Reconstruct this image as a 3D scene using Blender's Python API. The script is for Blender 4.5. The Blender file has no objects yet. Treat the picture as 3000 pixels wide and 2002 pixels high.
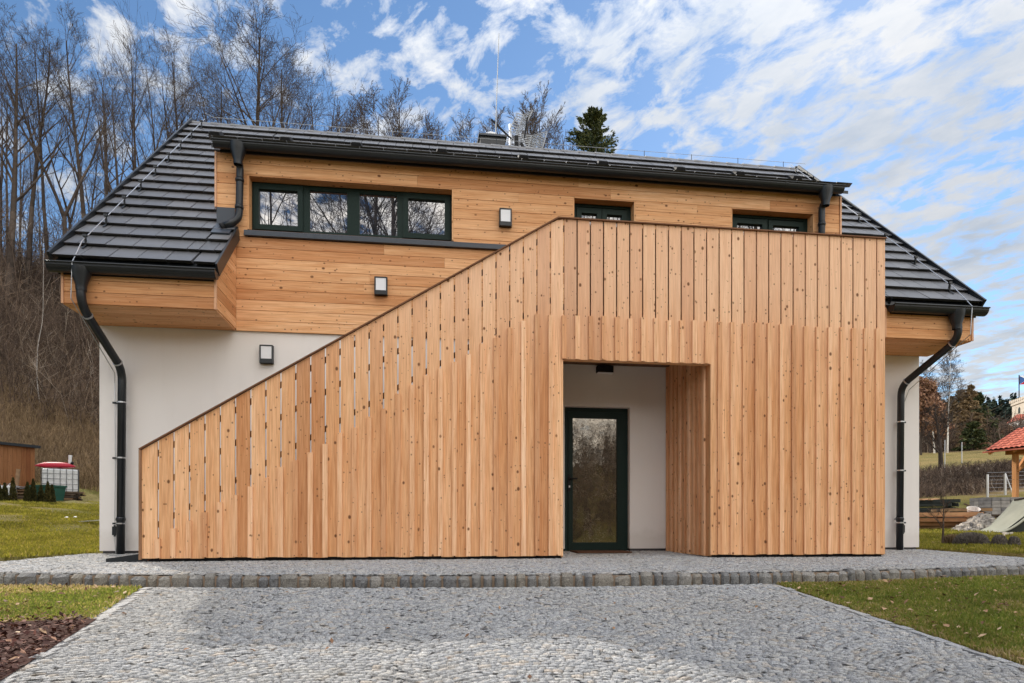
import bpy, math, random
import numpy as np
from mathutils import Vector
R=math.radians
random.seed(7); rng=np.random.default_rng(7)
scene=bpy.context.scene
col=scene.collection

# ------------------------------------------------------------------ survey of the site
F,TH,HZ,CH,CD=1891.8,0.131,1542.6,0.321,9.6      # lens, heading, horizon, camera height, camera distance to the house wall
S_,C_=math.sin(TH),math.cos(TH)
def site(px,d):
    """ground position at bearing px (lens units) and depth d metres from the camera station"""
    a=(px-1500)/F
    return d*(a*C_+S_), -CD+d*(-a*S_+C_)
def bearing_h(py,d): return CH+(HZ-py)/F*d

# ------------------------------------------------------------------ object helpers
def tag(o,label=None,cat=None,group=None,kind=None):
    if label: o['label']=label
    if cat: o['category']=cat
    if group: o['group']=group
    if kind: o['kind']=kind
    return o
def empty(name,loc=(0,0,0),rz=0,label=None,cat=None,group=None):
    o=bpy.data.objects.new(name,None); col.objects.link(o)
    o.location=loc; o.rotation_euler=(0,0,rz); o.empty_display_size=.2
    return tag(o,label,cat,group)
def copy_tree(o,parent=None):
    c=o.copy(); col.objects.link(c)
    if parent: c.parent=parent
    for ch in list(o.children): copy_tree(ch,c)
    return c

class MB:
    def __init__(s):
        s.v=[]; s.f=[]; s.uv=[]; s.t=[]
    def face(s,pts,uv=None,t=0.0):
        n=len(s.v); s.v.extend([tuple(p) for p in pts]); s.f.append(list(range(n,n+len(pts))))
        s.uv.extend(uv if uv else [(0,0)]*len(pts)); s.t.append(t)
    def hexa(s,p,t=0.0,ax=None,off=(0,0)):
        """p: 8 points, bottom 0-3 ccw, top 4-7 ccw. ax: 0/1/2 grain axis for the uv (metres)"""
        for q in ((3,2,1,0),(4,5,6,7),(0,1,5,4),(1,2,6,5),(2,3,7,6),(3,0,4,7)):
            P=[p[i] for i in q]; uv=None
            if ax is not None:
                a=Vector(P[1])-Vector(P[0]); b=Vector(P[2])-Vector(P[0]); nn=a.cross(b)
                na=[abs(nn[0]),abs(nn[1]),abs(nn[2])]; na[ax]=-1
                drop=na.index(max(na)); oth=[k for k in (0,1,2) if k not in (ax,drop)][0]
                uv=[(w[oth]+off[0],w[ax]+off[1]) for w in P]
            s.face(P,uv,t)
    def box(s,x0,x1,y0,y1,z0,z1,t=0.0,ax=None,off=(0,0)):
        s.hexa([(x0,y0,z0),(x1,y0,z0),(x1,y1,z0),(x0,y1,z0),(x0,y0,z1),(x1,y0,z1),(x1,y1,z1),(x0,y1,z1)],t,ax,off)
    def bar(s,a,b,w,h,up=(0,0,1),t=0.0,ax=None,off=(0,0)):
        """box beam from a to b, width w sideways, h along up"""
        a=Vector(a);b=Vector(b);d=(b-a).normalized();u=Vector(up);sd=d.cross(u).normalized();u=sd.cross(d).normalized()
        x=sd*w/2;y=u*h/2
        s.hexa([a-x-y,a+x-y,b+x-y,b-x-y,a-x+y,a+x+y,b+x+y,b-x+y],t,ax,off)
    def tube(s,pts,r,n=10,t=0.0,cap=True):
        pts=[Vector(p) for p in pts]; rings=[]
        rr=r if isinstance(r,(list,tuple)) else [r]*len(pts)
        ref=None
        for i,p in enumerate(pts):
            d=((pts[min(i+1,len(pts)-1)]-p).normalized()+(p-pts[max(i-1,0)]).normalized()) if 0<i<len(pts)-1 else (pts[min(i+1,len(pts)-1)]-pts[max(i-1,0)])
            d.normalize()
            if ref is None:
                ref=Vector((1,0,0)) if abs(d.x)<.9 else Vector((0,1,0))
            x=(ref-d*ref.dot(d)).normalized(); ref=x; y=d.cross(x)
            rings.append([p+(x*math.cos(k*2*math.pi/n)+y*math.sin(k*2*math.pi/n))*rr[i] for k in range(n)])
        for a,b in zip(rings,rings[1:]):
            for k in range(n): s.face([a[k],a[(k+1)%n],b[(k+1)%n],b[k]],None,t)
        if cap: s.face(rings[0][::-1],None,t); s.face(rings[-1],None,t)
    def lathe(s,prof,cx,cy,n=16,t=0.0):
        for (r0,z0),(r1,z1) in zip(prof,prof[1:]):
            for k in range(n):
                a0=k*2*math.pi/n;a1=(k+1)*2*math.pi/n
                s.face([(cx+r0*math.cos(a0),cy+r0*math.sin(a0),z0),(cx+r0*math.cos(a1),cy+r0*math.sin(a1),z0),(cx+r1*math.cos(a1),cy+r1*math.sin(a1),z1),(cx+r1*math.cos(a0),cy+r1*math.sin(a0),z1)],None,t)
    def build(s,name,mat,parent=None,smooth=False,bevel=0,merge=False,loc=None):
        me=bpy.data.meshes.new(name); me.from_pydata(s.v,[],s.f)
        uv=me.uv_layers.new(name='UVMap'); uv.data.foreach_set('uv',np.array(s.uv,dtype=np.float32).ravel())
        at=me.attributes.new('tint','FLOAT','FACE'); at.data.foreach_set('value',np.array(s.t,dtype=np.float32))
        me.materials.append(mat)
        if merge or bevel or smooth:
            import bmesh
            bm=bmesh.new(); bm.from_mesh(me); bmesh.ops.remove_doubles(bm,verts=bm.verts,dist=1e-4); bm.to_mesh(me); bm.free()
        if smooth:
            me.polygons.foreach_set('use_smooth',[True]*len(me.polygons))
        o=bpy.data.objects.new(name,me); col.objects.link(o)
        if parent: o.parent=parent
        if loc: o.location=loc
        if bevel:
            m=o.modifiers.new('bevel','BEVEL'); m.width=bevel; m.segments=2; m.limit_method='ANGLE'
        return o
def raw(name,v,f,mat,tint=None,parent=None,smooth=False,vattr=None):
    """big numpy mesh; f is (n,k)"""
    v=np.asarray(v,dtype=np.float32); f=np.asarray(f,dtype=np.int32)
    me=bpy.data.meshes.new(name); k=f.shape[1]
    me.vertices.add(len(v)); me.vertices.foreach_set('co',v.ravel())
    me.loops.add(f.size); me.loops.foreach_set('vertex_index',f.ravel())
    me.polygons.add(len(f)); me.polygons.foreach_set('loop_start',np.arange(0,f.size,k,dtype=np.int32))
    try: me.polygons.foreach_set('loop_total',np.full(len(f),k,dtype=np.int32))
    except Exception: pass
    if tint is not None:
        at=me.attributes.new('tint','FLOAT','FACE'); at.data.foreach_set('value',np.asarray(tint,dtype=np.float32))
    if vattr:
        for n,a in vattr.items():
            at=me.attributes.new(n,'FLOAT','POINT'); at.data.foreach_set('value',np.asarray(a,dtype=np.float32))
    me.update(calc_edges=True)
    if smooth: me.polygons.foreach_set('use_smooth',np.ones(len(f),dtype=bool))
    me.materials.append(mat)
    o=bpy.data.objects.new(name,me); col.objects.link(o)
    if parent: o.parent=parent
    return o

# ------------------------------------------------------------------ materials
class NT:
    def __init__(s,name):
        s.m=bpy.data.materials.new(name); s.m.use_nodes=True; s.t=s.m.node_tree
        s.b=s.t.nodes['Principled BSDF']
    def n(s,typ,ins=None,**kw):
        x=s.t.nodes.new(typ)
        for k,v in kw.items(): setattr(x,k,v)
        for k,v in (ins or {}).items():
            if isinstance(v,bpy.types.NodeSocket): s.t.links.new(v,x.inputs[k])
            else: x.inputs[k].default_value=v
        return x
    def set(s,**kw):
        for k,v in kw.items():
            k=k.replace('_',' ')
            if isinstance(v,bpy.types.NodeSocket): s.t.links.new(v,s.b.inputs[k])
            else: s.b.inputs[k].default_value=v
    def math(s,op,a,b=0.0,clamp=False):
        x=s.n('ShaderNodeMath',{0:a,1:b},operation=op); x.use_clamp=clamp; return x.outputs[0]
    def mix(s,f,a,b,mode='MIX'):
        x=s.n('ShaderNodeMix',data_type='RGBA',blend_type=mode)
        for i,v in ((0,f),(6,a),(7,b)):
            if isinstance(v,bpy.types.NodeSocket): s.t.links.new(v,x.inputs[i])
            else: x.inputs[i].default_value=v if i==0 else (v if len(v)==4 else (*v,1))
        return x.outputs[2]
    def ramp(s,fac,stops):
        x=s.n('ShaderNodeValToRGB',{0:fac}); e=x.color_ramp.elements
        while len(e)<len(stops): e.new(.5)
        for i,(p,c) in enumerate(stops):
            e[i].position=p; e[i].color=c if len(c)==4 else (*c,1)
        return x.outputs[0]
    def noise(s,vec,scale,detail=3,rough=.5,dist=0,out=0,dims='3D'):
        x=s.n('ShaderNodeTexNoise',{'Scale':scale,'Detail':detail,'Roughness':rough,'Distortion':dist},noise_dimensions=dims)
        if vec is not None: s.t.links.new(vec,x.inputs['Vector'])
        return x.outputs[out]
    def coord(s,which='Object'): return s.n('ShaderNodeTexCoord').outputs[which]
    def attr(s,name): return s.n('ShaderNodeAttribute',attribute_name=name).outputs['Fac']
    def map(s,vec,scale=(1,1,1),rot=(0,0,0),loc=(0,0,0)):
        return s.n('ShaderNodeMapping',{'Vector':vec,'Scale':scale,'Rotation':rot,'Location':loc}).outputs[0]
    def bump(s,h,strength=.3,dist=.01):
        x=s.n('ShaderNodeBump',{'Height':h,'Strength':strength,'Distance':dist}); return x.outputs[0]
def g(v): return (v,v,v,1)

def wood_mat(name,base,dark,pale,knot=(.11,.045,.018),tintamt=1.0,rough=.62,weather_sky=None):
    m=NT(name); uv=m.coord('UV'); t=m.attr('tint')
    # per board shift so that no two boards share their grain
    sh=m.n('ShaderNodeCombineXYZ',{0:0.0,1:m.math('MULTIPLY',t,37.0),2:m.math('MULTIPLY',t,91.0)}).outputs[0]
    v=m.n('ShaderNodeVectorMath',{0:uv,1:sh},operation='ADD').outputs[0]
    fine=m.noise(m.map(v,(70,2.2,1)),1.0,4,.6,.25)
    broad=m.noise(m.map(v,(11,.7,1)),1.0,3,.55,1.2)
    c=m.mix(m.ramp(broad,[(.3,g(0)),(.72,g(1))]),base,pale)
    c=m.mix(m.math('MULTIPLY',m.ramp(fine,[(.40,g(0)),(.70,g(1))]),.75),c,dark)
    # per board tone
    h=m.math('FRACT',m.math('MULTIPLY',t,13.37))
    tone=m.ramp(h,[(0,(.66,.54,.45,1)),(.12,(.82,.69,.58,1)),(.28,(.95,.90,.84,1)),(.5,(1,1,1,1)),(.75,(1.06,1.08,1.10,1)),(1,(1.17,1.26,1.38,1))])
    c=m.mix(tintamt,c,tone,'MULTIPLY')
    if weather_sky:   # upper boards paler: weathering plus extra sky light put into the colour
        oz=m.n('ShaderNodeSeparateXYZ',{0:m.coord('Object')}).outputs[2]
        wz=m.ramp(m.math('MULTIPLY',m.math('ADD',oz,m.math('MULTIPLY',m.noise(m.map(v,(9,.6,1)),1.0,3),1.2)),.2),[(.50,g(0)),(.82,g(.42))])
        c=m.mix(wz,c,weather_sky)
    # knots
    vor=m.n('ShaderNodeTexVoronoi',{'Vector':m.map(v,(9.5,7.0,1)),'Scale':1.0},voronoi_dimensions='3D',feature='F1')
    vd=m.n('ShaderNodeSeparateColor',{0:vor.outputs['Color']}).outputs
    size=m.math('MULTIPLY',m.math('SUBTRACT',vd[0],.06,True),.22)
    k=m.math('DIVIDE',vor.outputs['Distance'],m.math('ADD',size,.0005))
    km=m.ramp(k,[(.55,g(1)),(1.0,g(0))])
    halo=m.ramp(k,[(.9,g(.55)),(2.4,g(0))])
    c=m.mix(halo,c,dark); c=m.mix(m.math('MULTIPLY',km,.88),c,knot)
    # pin knots and resin streaks
    v2=m.n('ShaderNodeTexVoronoi',{'Vector':m.map(v,(17,14,1),(0,0,0),(3.3,8.1,0)),'Scale':1.0},voronoi_dimensions='3D',feature='F1')
    d2=m.n('ShaderNodeSeparateColor',{0:v2.outputs['Color']}).outputs
    k2=m.math('DIVIDE',v2.outputs['Distance'],m.math('ADD',m.math('MULTIPLY',m.math('SUBTRACT',d2[0],.20,True),.30),.0005))
    c=m.mix(m.math('MULTIPLY',m.ramp(k2,[(.6,g(1)),(1.1,g(0))]),.75),c,knot)
    st=m.noise(m.map(v,(95,6,1),(0,0,0),(5,5,0)),1.0,2,.5)
    c=m.mix(m.math('MULTIPLY',m.ramp(st,[(.66,g(0)),(.76,g(1))]),.5),c,dark)
    m.set(Base_Color=c,Roughness=rough,Normal=m.bump(fine,.22,.004)); m.b.inputs['Specular IOR Level'].default_value=.28
    return m.m
def plain(name,c,rough=.5,metal=0,spec=.5,var=.12,vs=6.0,bump=0,bs=80):
    m=NT(name); o=m.coord('Object'); n=m.noise(o,vs,4,.6)
    cc=m.mix(n,tuple(x*(1-var) for x in c),tuple(x*(1+var) for x in c))
    m.set(Base_Color=cc,Roughness=rough,Metallic=metal); m.b.inputs['Specular IOR Level'].default_value=spec
    if bump: m.set(Normal=m.bump(m.noise(o,bs,3,.6),bump,.004))
    return m.m
def tinted(name,stops,rough=.8,vs=8,var=.25,spec=.3,bump=0,bs=40,trans=0):
    m=NT(name); o=m.coord('Object'); t=m.attr('tint')
    c=m.ramp(t,stops); n=m.noise(o,vs,4,.6)
    c=m.mix(1.0,c,m.ramp(n,[(.25,g(1-var)),(.75,g(1+var))]),'MULTIPLY')
    m.set(Base_Color=c,Roughness=rough); m.b.inputs['Specular IOR Level'].default_value=spec
    if bump: m.set(Normal=m.bump(m.noise(o,bs,4,.65),bump,.01))
    return m.m

M={}
M['larch']=wood_mat('larch_boards',(.765,.402,.183),(.50,.212,.076),(.845,.535,.295),tintamt=.8)
M['larch_pale']=wood_mat('larch_battens',(.83,.455,.24),(.56,.25,.10),(.90,.585,.36),tintamt=.75)
M['larch_grey']=wood_mat('larch_boards_weathered_skylit',(.765,.394,.182),(.49,.207,.076),(.845,.515,.285),tintamt=.85,weather_sky=(.90,.61,.44,1))
M['spruce']=wood_mat('spruce_cladding',(.74,.372,.162),(.50,.205,.07),(.81,.485,.26),tintamt=.75)
M['cap']=wood_mat('capping_wood',(.26,.14,.075),(.16,.08,.04),(.33,.19,.11))
M['raildark']=wood_mat('rail_wood',(.15,.08,.045),(.09,.045,.02),(.2,.11,.06))
m=NT('white_render'); o=m.coord('Object'); n1=m.noise(o,.6,4,.6); n2=m.noise(o,160,3,.6)
zc=m.n('ShaderNodeSeparateXYZ',{0:o}).outputs[2]; spl=m.math('MULTIPLY',m.ramp(m.math('ADD',zc,m.math('MULTIPLY',m.noise(o,7,4,.7),-.30)),[(-.0,g(1)),(.16,g(0))]),.35)
c=m.mix(n1,(.79,.75,.72,1),(.85,.815,.79,1)); c=m.mix(m.math('MULTIPLY',m.ramp(m.noise(m.map(o,(5,5,.35)),1.0,4,.6),[(.5,g(0)),(.8,g(1))]),.14),c,(.60,.55,.50,1)); c=m.mix(spl,c,(.55,.50,.45,1))
m.set(Base_Color=c,Roughness=.92,Normal=m.bump(n2,.5,.004)); M['render']=m.m
M['plinth']=plain('plinth_board',(.09,.085,.09),.8)
M['anthracite']=plain('anthracite_metal',(.012,.015,.019),.36,0,.45,.25)
M['sill']=plain('sill_metal',(.035,.045,.062),.36,0,.5,.08)
M['frame']=plain('green_black_frame',(.007,.021,.017),.5,0,.2,.06)
M['steel']=plain('galvanised_steel',(.55,.56,.58),.35,.85,.5,.1)
M['alu']=plain('aluminium_white',(.75,.76,.78),.4,.3,.5,.05)
M['rodgrey']=plain('rod_coating',(.42,.44,.47),.6,0,.3,.05)
M['cage']=plain('cage_steel',(.14,.145,.15),.5,.4,.4,.1)
M['black']=plain('black_plastic',(.012,.012,.014),.7,0,.25)
M['lampglass']=plain('opal_diffuser',(.78,.79,.82),.35,0,.5,.03)
m=NT('roof_tile'); o=m.coord('Object'); t=m.attr('tint'); n=m.noise(o,3.0,4,.6); n2=m.noise(o,120,3,.6)
c=m.mix(t,(.085,.085,.092,1),(.145,.143,.150,1)); c=m.mix(m.math('MULTIPLY',n,.4),c,(.105,.104,.108,1))
m.set(Base_Color=c,Roughness=m.ramp(n,[(.3,g(.36)),(.7,g(.48))]),Normal=m.bump(n2,.1,.002)); m.b.inputs['Specular IOR Level'].default_value=.8; M['tile']=m.m
# glass: coated panes seen from the bright side
def glass(name,inner,refl,rough=.0,bumpy=0):
    m=NT(name); o=m.coord('Object')
    d=m.n('ShaderNodeBsdfDiffuse',{'Color':(*inner,1)}).outputs[0]
    gl=m.n('ShaderNodeBsdfGlossy',{'Color':(.9,.92,.97,1),'Roughness':rough})
    if bumpy: m.t.links.new(m.bump(m.noise(o,bumpy,2,.5),.02,.01),gl.inputs['Normal'])
    fr=m.n('ShaderNodeFresnel',{'IOR':1.6}).outputs[0]
    f=m.math('ADD',m.math('MULTIPLY',fr,.7),refl,True)
    mx=m.n('ShaderNodeMixShader',{0:f,1:d,2:gl.outputs[0]})
    m.t.links.new(mx.outputs[0],m.t.nodes['Material Output'].inputs[0]); return m.m
M['glass']=glass('window_glass',(.022,.026,.034),.27,0,3)
# door pane: reflected branches and brown woods painted in as lines and tone
m=NT('painted_reflection_glass'); o=m.coord('Object'); 
w=m.n('ShaderNodeTexVoronoi',{'Vector':m.map(m.n('ShaderNodeVectorMath',{0:o,1:m.noise(o,5,3,.6,out=1)},operation='ADD').outputs[0],(9,9,3.5)),'Scale':1.0},feature='DISTANCE_TO_EDGE').outputs['Distance']
w2=m.n('ShaderNodeTexVoronoi',{'Vector':m.map(m.n('ShaderNodeVectorMath',{0:o,1:m.noise(o,9,3,.6,out=1)},operation='ADD').outputs[0],(16,16,7),(0,.7,0)),'Scale':1.0},feature='DISTANCE_TO_EDGE').outputs['Distance']
cr=m.math('MULTIPLY',m.ramp(w,[(0,g(1)),(.035,g(0))]),m.ramp(m.noise(o,3.5,2),[(.42,g(0)),(.56,g(1))]))
c=m.mix(m.noise(o,11,4,.7),(.016,.012,.008,1),(.075,.055,.035,1)); c=m.mix(m.math('MULTIPLY',m.ramp(w2,[(0,g(1)),(.05,g(0))]),.35),c,(.22,.17,.12,1)); c=m.mix(m.math('MULTIPLY',cr,.42),c,(.60,.50,.38,1))
m.set(Base_Color=c,Roughness=.35); m.b.inputs['Specular IOR Level'].default_value=.1
gl_=m.n('ShaderNodeBsdfGlossy',{'Color':(.95,.88,.78,1),'Roughness':.015}); m.t.links.new(m.bump(m.noise(o,6,3,.6),.05,.01),gl_.inputs['Normal'])
mx_=m.n('ShaderNodeMixShader',{0:.17,1:m.b.outputs[0],2:gl_.outputs[0]}); m.t.links.new(mx_.outputs[0],m.t.nodes['Material Output'].inputs[0]); M['refl_pane']=m.m
# granite setts
def granite(name,stops,var=.35):
    m=NT(name); o=m.coord('Object'); t=m.attr('tint')
    c=m.ramp(t,stops); n=m.noise(o,75,5,.8); nb=m.noise(o,.55,4,.6); sp=m.noise(o,240,2,.6)
    c=m.mix(1.0,c,m.ramp(n,[(.36,g(.38)),(.46,g(.85)),(.66,g(1.3))]),'MULTIPLY')
    c=m.mix(1.0,c,m.ramp(sp,[(.38,g(.62)),(.62,g(1.3))]),'MULTIPLY')
    c=m.mix(m.math('MULTIPLY',m.ramp(nb,[(.45,g(0)),(.72,g(1))]),.45),c,(.33,.30,.25,1))
    m.set(Base_Color=c,Roughness=.85,Normal=m.bump(n,.8,.012)); m.b.inputs['Specular IOR Level'].default_value=.25; return m.m
M['sett']=granite('granite_sett',[(0,(.345,.35,.362,1)),(.3,(.40,.403,.41,1)),(.6,(.445,.447,.452,1)),(.86,(.49,.482,.467,1)),(.95,(.46,.405,.35,1)),(1,(.55,.54,.53,1))])
M['kerb']=granite('kerb_granite',[(0,(.17,.17,.175,1)),(.5,(.225,.22,.21,1)),(.8,(.255,.23,.195,1)),(1,(.30,.285,.265,1))])
M['joint']=plain('joint_grit',(.21,.20,.19),.95,0,.2,.35,40)
M['mortar']=plain('kerb_mortar',(.27,.20,.145),.95,0,.2,.3,14)
# grass / soil ground
m=NT('ground_cover'); o=m.coord('Object'); cv=m.attr('cover')
n1=m.noise(o,.35,4,.6); n2=m.noise(o,5,4,.7); n3=m.noise(o,45,3,.7)
gr=m.mix(m.ramp(n1,[(.35,g(0)),(.65,g(1))]),(.13,.13,.026,1),(.24,.18,.055,1))
gr=m.mix(m.ramp(n2,[(.45,g(0)),(.7,g(.75))]),gr,(.24,.185,.075,1))
br=m.mix(n2,(.085,.055,.036,1),(.21,.14,.09,1)); br=m.mix(m.ramp(n1,[(.4,g(0)),(.7,g(.7))]),br,(.27,.19,.115,1))
c=m.mix(cv,gr,br); c=m.mix(1.0,c,m.ramp(n3,[(.3,g(.55)),(.7,g(1.4))]),'MULTIPLY')
m.set(Base_Color=c,Roughness=.95,Normal=m.bump(m.math('ADD',n3,n2),.9,.08)); m.b.inputs['Specular IOR Level'].default_value=.1; M['ground']=m.m
def backlit(m,amt):
    t=m.node_tree; b=t.nodes['Principled BSDF']; src=b.inputs['Base Color'].links[0].from_socket
    tr=t.nodes.new('ShaderNodeBsdfTranslucent'); t.links.new(src,tr.inputs['Color'])
    mx=t.nodes.new('ShaderNodeMixShader'); mx.inputs[0].default_value=amt
    t.links.new(b.outputs[0],mx.inputs[1]); t.links.new(tr.outputs[0],mx.inputs[2]); t.links.new(mx.outputs[0],t.nodes['Material Output'].inputs[0]); return m
M['grass']=tinted('grass_blades',[(0,(.12,.155,.024,1)),(.4,(.20,.245,.040,1)),(.65,(.30,.285,.065,1)),(.82,(.42,.33,.12,1)),(1,(.52,.40,.21,1))],.7,2.0,.3,.3)
M['sungrass']=tinted('sunlit_yellow_grass',[(0,(.13,.13,.018,1)),(.5,(.27,.245,.03,1)),(.75,(.36,.29,.06,1)),(1,(.42,.31,.13,1))],.7,1.0,.35,.3)  # lawn grass again, with the sunlight put into its yellow
backlit(M['grass'],.55); backlit(M['sungrass'],.5)
M['leaf']=tinted('fallen_leaf',[(0,(.10,.05,.028,1)),(.4,(.22,.115,.06,1)),(.75,(.36,.22,.12,1)),(1,(.47,.34,.22,1))],.8,6,.2)
M['mulch']=tinted('bark_mulch',[(0,(.035,.013,.011,1)),(.5,(.085,.03,.022,1)),(.85,(.16,.065,.045,1)),(1,(.30,.16,.10,1))],.85,6,.25)
M['bark']=tinted('bare_bark',[(0,(.042,.033,.028,1)),(.5,(.066,.052,.044,1)),(1,(.11,.088,.073,1))],.95,3,.3,.1,.6,25)
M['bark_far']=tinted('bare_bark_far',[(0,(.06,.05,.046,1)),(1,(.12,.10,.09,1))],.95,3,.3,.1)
M['birchbark']=tinted('birch_bark',[(0,(.10,.08,.07,1)),(.5,(.55,.52,.48,1)),(1,(.72,.70,.66,1))],.85,5,.25,.2)
M['twig']=tinted('scrub_twig',[(0,(.050,.036,.030,1)),(.5,(.10,.072,.056,1)),(.9,(.19,.135,.095,1)),(1,(.36,.30,.24,1))],.95,.16,.5,.1)
M['drygrass']=tinted('dry_grass_stalk',[(0,(.12,.08,.045,1)),(1,(.30,.21,.12,1))],.95,1.2,.3,.1)
M['needle']=tinted('spruce_needle',[(0,(.022,.034,.014,1)),(.5,(.052,.070,.024,1)),(1,(.12,.125,.04,1))],.7,3,.3,.3)
M['needle_far']=tinted('far_conifer',[(0,(.022,.036,.034,1)),(.6,(.040,.056,.045,1)),(1,(.075,.082,.045,1))],.9,.3,.35,.1)
M['oakleaf']=tinted('dry_oak_leaf',[(0,(.13,.068,.05,1)),(.5,(.25,.135,.085,1)),(1,(.38,.23,.14,1))],.85,2,.3,.2)
M['larchtwig']=tinted('larch_twig',[(0,(.12,.085,.05,1)),(1,(.30,.21,.11,1))],.9,2,.3,.1)
M['thuja']=tinted('thuja_leaf',[(0,(.026,.030,.010,1)),(.6,(.065,.060,.018,1)),(1,(.13,.10,.035,1))],.8,4,.3,.2)
M['lavender']=tinted('grey_shrub_leaf',[(0,(.09,.08,.07,1)),(.6,(.20,.175,.155,1)),(1,(.34,.29,.23,1))],.9,4,.3,.1)
M['shedwood']=wood_mat('shed_planks',(.24,.095,.032),(.14,.05,.018),(.29,.13,.05))
M['stone_light']=tinted('castle_stone',[(0,(.50,.42,.33,1)),(1,(.66,.58,.48,1))],.9,1.2,.15,.1)
M['terracotta']=tinted('red_clay_tile',[(0,(.36,.085,.050,1)),(1,(.55,.16,.095,1))],.7,8,.25,.3)
M['postwood']=wood_mat('gazebo_timber',(.66,.30,.11),(.48,.19,.06),(.74,.38,.17))
M['rubble']=tinted('rubble_stone',[(0,(.16,.155,.16,1)),(.5,(.34,.32,.30,1)),(1,(.58,.53,.47,1))],.9,8,.25,.2)
M['oldboard']=tinted('old_boards',[(0,(.045,.038,.034,1)),(.5,(.13,.095,.07,1)),(1,(.36,.22,.12,1))],.9,6,.3,.1)
M['firewood']=tinted('cut_timber',[(0,(.20,.10,.05,1)),(.5,(.42,.22,.11,1)),(1,(.62,.38,.22,1))],.85,6,.25,.1)
M['whiteplastic']=plain('white_plastic',(.62,.63,.64),.45,0,.5,.06)
M['redplastic']=plain('red_plastic',(.36,.012,.03),.6,0,.3,.1)
M['greensheet']=plain('green_sheet',(.018,.085,.060),.6,0,.4,.25)
M['tarp']=plain('olive_tarp',(.26,.26,.205),.75,0,.3,.25,2.5)
M['tarpdark']=plain('dark_tarp_inside',(.028,.034,.03),.8)
M['mat']=plain('doormat',(.10,.05,.03),.95,0,.1,.3,60)
M['hutwood']=plain('hut_boards',(.52,.26,.12),.8,0,.2,.3,2)
M['interior']=plain('stair_steel',(.05,.052,.055),.5,.6,.5,.1)

# ------------------------------------------------------------------ terrain
KX=[-16,-12,-9,-6,-4.16,-2.63,-.79,.79,2.46,4.76,6.9,9,12,16]
KY=[1.6,.3,-.9,-2.1,-2.72,-3.12,-3.43,-3.55,-3.57,-3.38,-2.96,-2.35,-1.2,.6]
pk=np.polyfit(KX,KY,5)
def kerbY(x):
    x=np.clip(np.asarray(x,float),-16,16); return np.polyval(pk,x)
def sstep(a,b,x):
    t=np.clip((np.asarray(x,float)-a)/(b-a),0,1); return t*t*(3-2*t)
LR=[0,11,14,19,23,27,30.4,36,44,54,66,78,110,240,900]; LZ=[-.05,-.05,-.01,.15,.65,1.08,1.3,2.4,5.6,12,19,23.5,27,31,34]
RR=[0,11,14,20,29,42,55,66,90,112,131,170,230,320,900]; RZ=[-.06,-.06,-.02,.25,.8,1.35,2.5,4.8,8.0,10.7,13,16,22,32,36]
def front_z(x,y):
    d=np.clip(kerbY(x)-y,0,8.0); return -.24-.089*d
def ground(x,y):
    x=np.asarray(x,float); y=np.asarray(y,float)
    r=np.hypot(x,y+CD); az=np.degrees(np.arctan2(x,y+CD))
    w=sstep(8,32,az)
    back=(1-w)*np.interp(r,LR,LZ)+w*np.interp(r,RR,RZ)
    keep=sstep(95,120,np.abs(az))          # behind the camera stays low
    back=back*(1-keep)+(-.9+6.5*sstep(17,38,r))*keep
    return np.where(y>kerbY(x),back,np.where(np.abs(az)>95,np.where(r<15,np.minimum(back,front_z(x,y)),back),front_z(x,y)+np.where(r>14,np.maximum(back,0),0)*0))
def cover(x,y):
    r=np.hypot(x,y+CD); az=np.degrees(np.arctan2(x,y+CD))
    wl=1-sstep(-10,10,az)
    L=sstep(34,38,r)
    Rr=sstep(52,57,r)*(1-sstep(66,70,r))*.95+sstep(120,140,r)+.3*sstep(68,72,r)
    return wl*L+(1-wl)*Rr
def terr_z(x,y):
    k=kerbY(x); return -.055-.075*np.clip(-y/np.maximum(-k,.5),0,1)
def backL(x): return np.interp(x,[-16,-6.5,-5.0,-4.62],[kerbY(-16)+1.5,float(kerbY(-6.5))+1.5,-1.25,.2])
def backR(x): return np.interp(x,[8.02,8.12,9,16],[.2,-1.75,float(kerbY(9))+.75,float(kerbY(16))+.7])
def in_terr(x,y):
    top=np.where(x<-4.62,backL(x),np.where(x>8.02,backR(x),.03))
    return (y>kerbY(x)+.07)&(y<top)&(x>-13)&(x<14)
def drv_l(y): return -2.54+(-3.12-y)*.145
def drv_r(y): return 3.33+0*y
def in_drive(x,y): return (y<kerbY(x)-.045)&(y>-10.6)&(x>drv_l(y))&(x<drv_r(y))
def nonuni(a,b,n,p=2.2):
    u=np.linspace(-1,1,n); return np.where(u<0,a*np.abs(u)**p,b*np.abs(u)**p)
gx=np.unique(np.concatenate([nonuni(-420,520,190,2.6),np.linspace(-5.2,-2.2,40),np.linspace(3.2,3.9,14),np.linspace(7.9,8.4,6)])); 
go=np.unique(np.concatenate([-np.geomspace(.06,120,40),np.geomspace(.06,620,130),[-.03,.03]]))
GX,GO=np.meshgrid(gx,go); GY=kerbY(GX)+GO
GZ=ground(GX,GY)
jit=np.sin(GX*1.7+GY*.9)*np.cos(GY*1.3-GX*.6); far=sstep(16,40,np.hypot(GX,GY+CD))
GZ=GZ+jit*(.02*(GY>kerbY(GX)+3)+.25*far)
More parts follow.
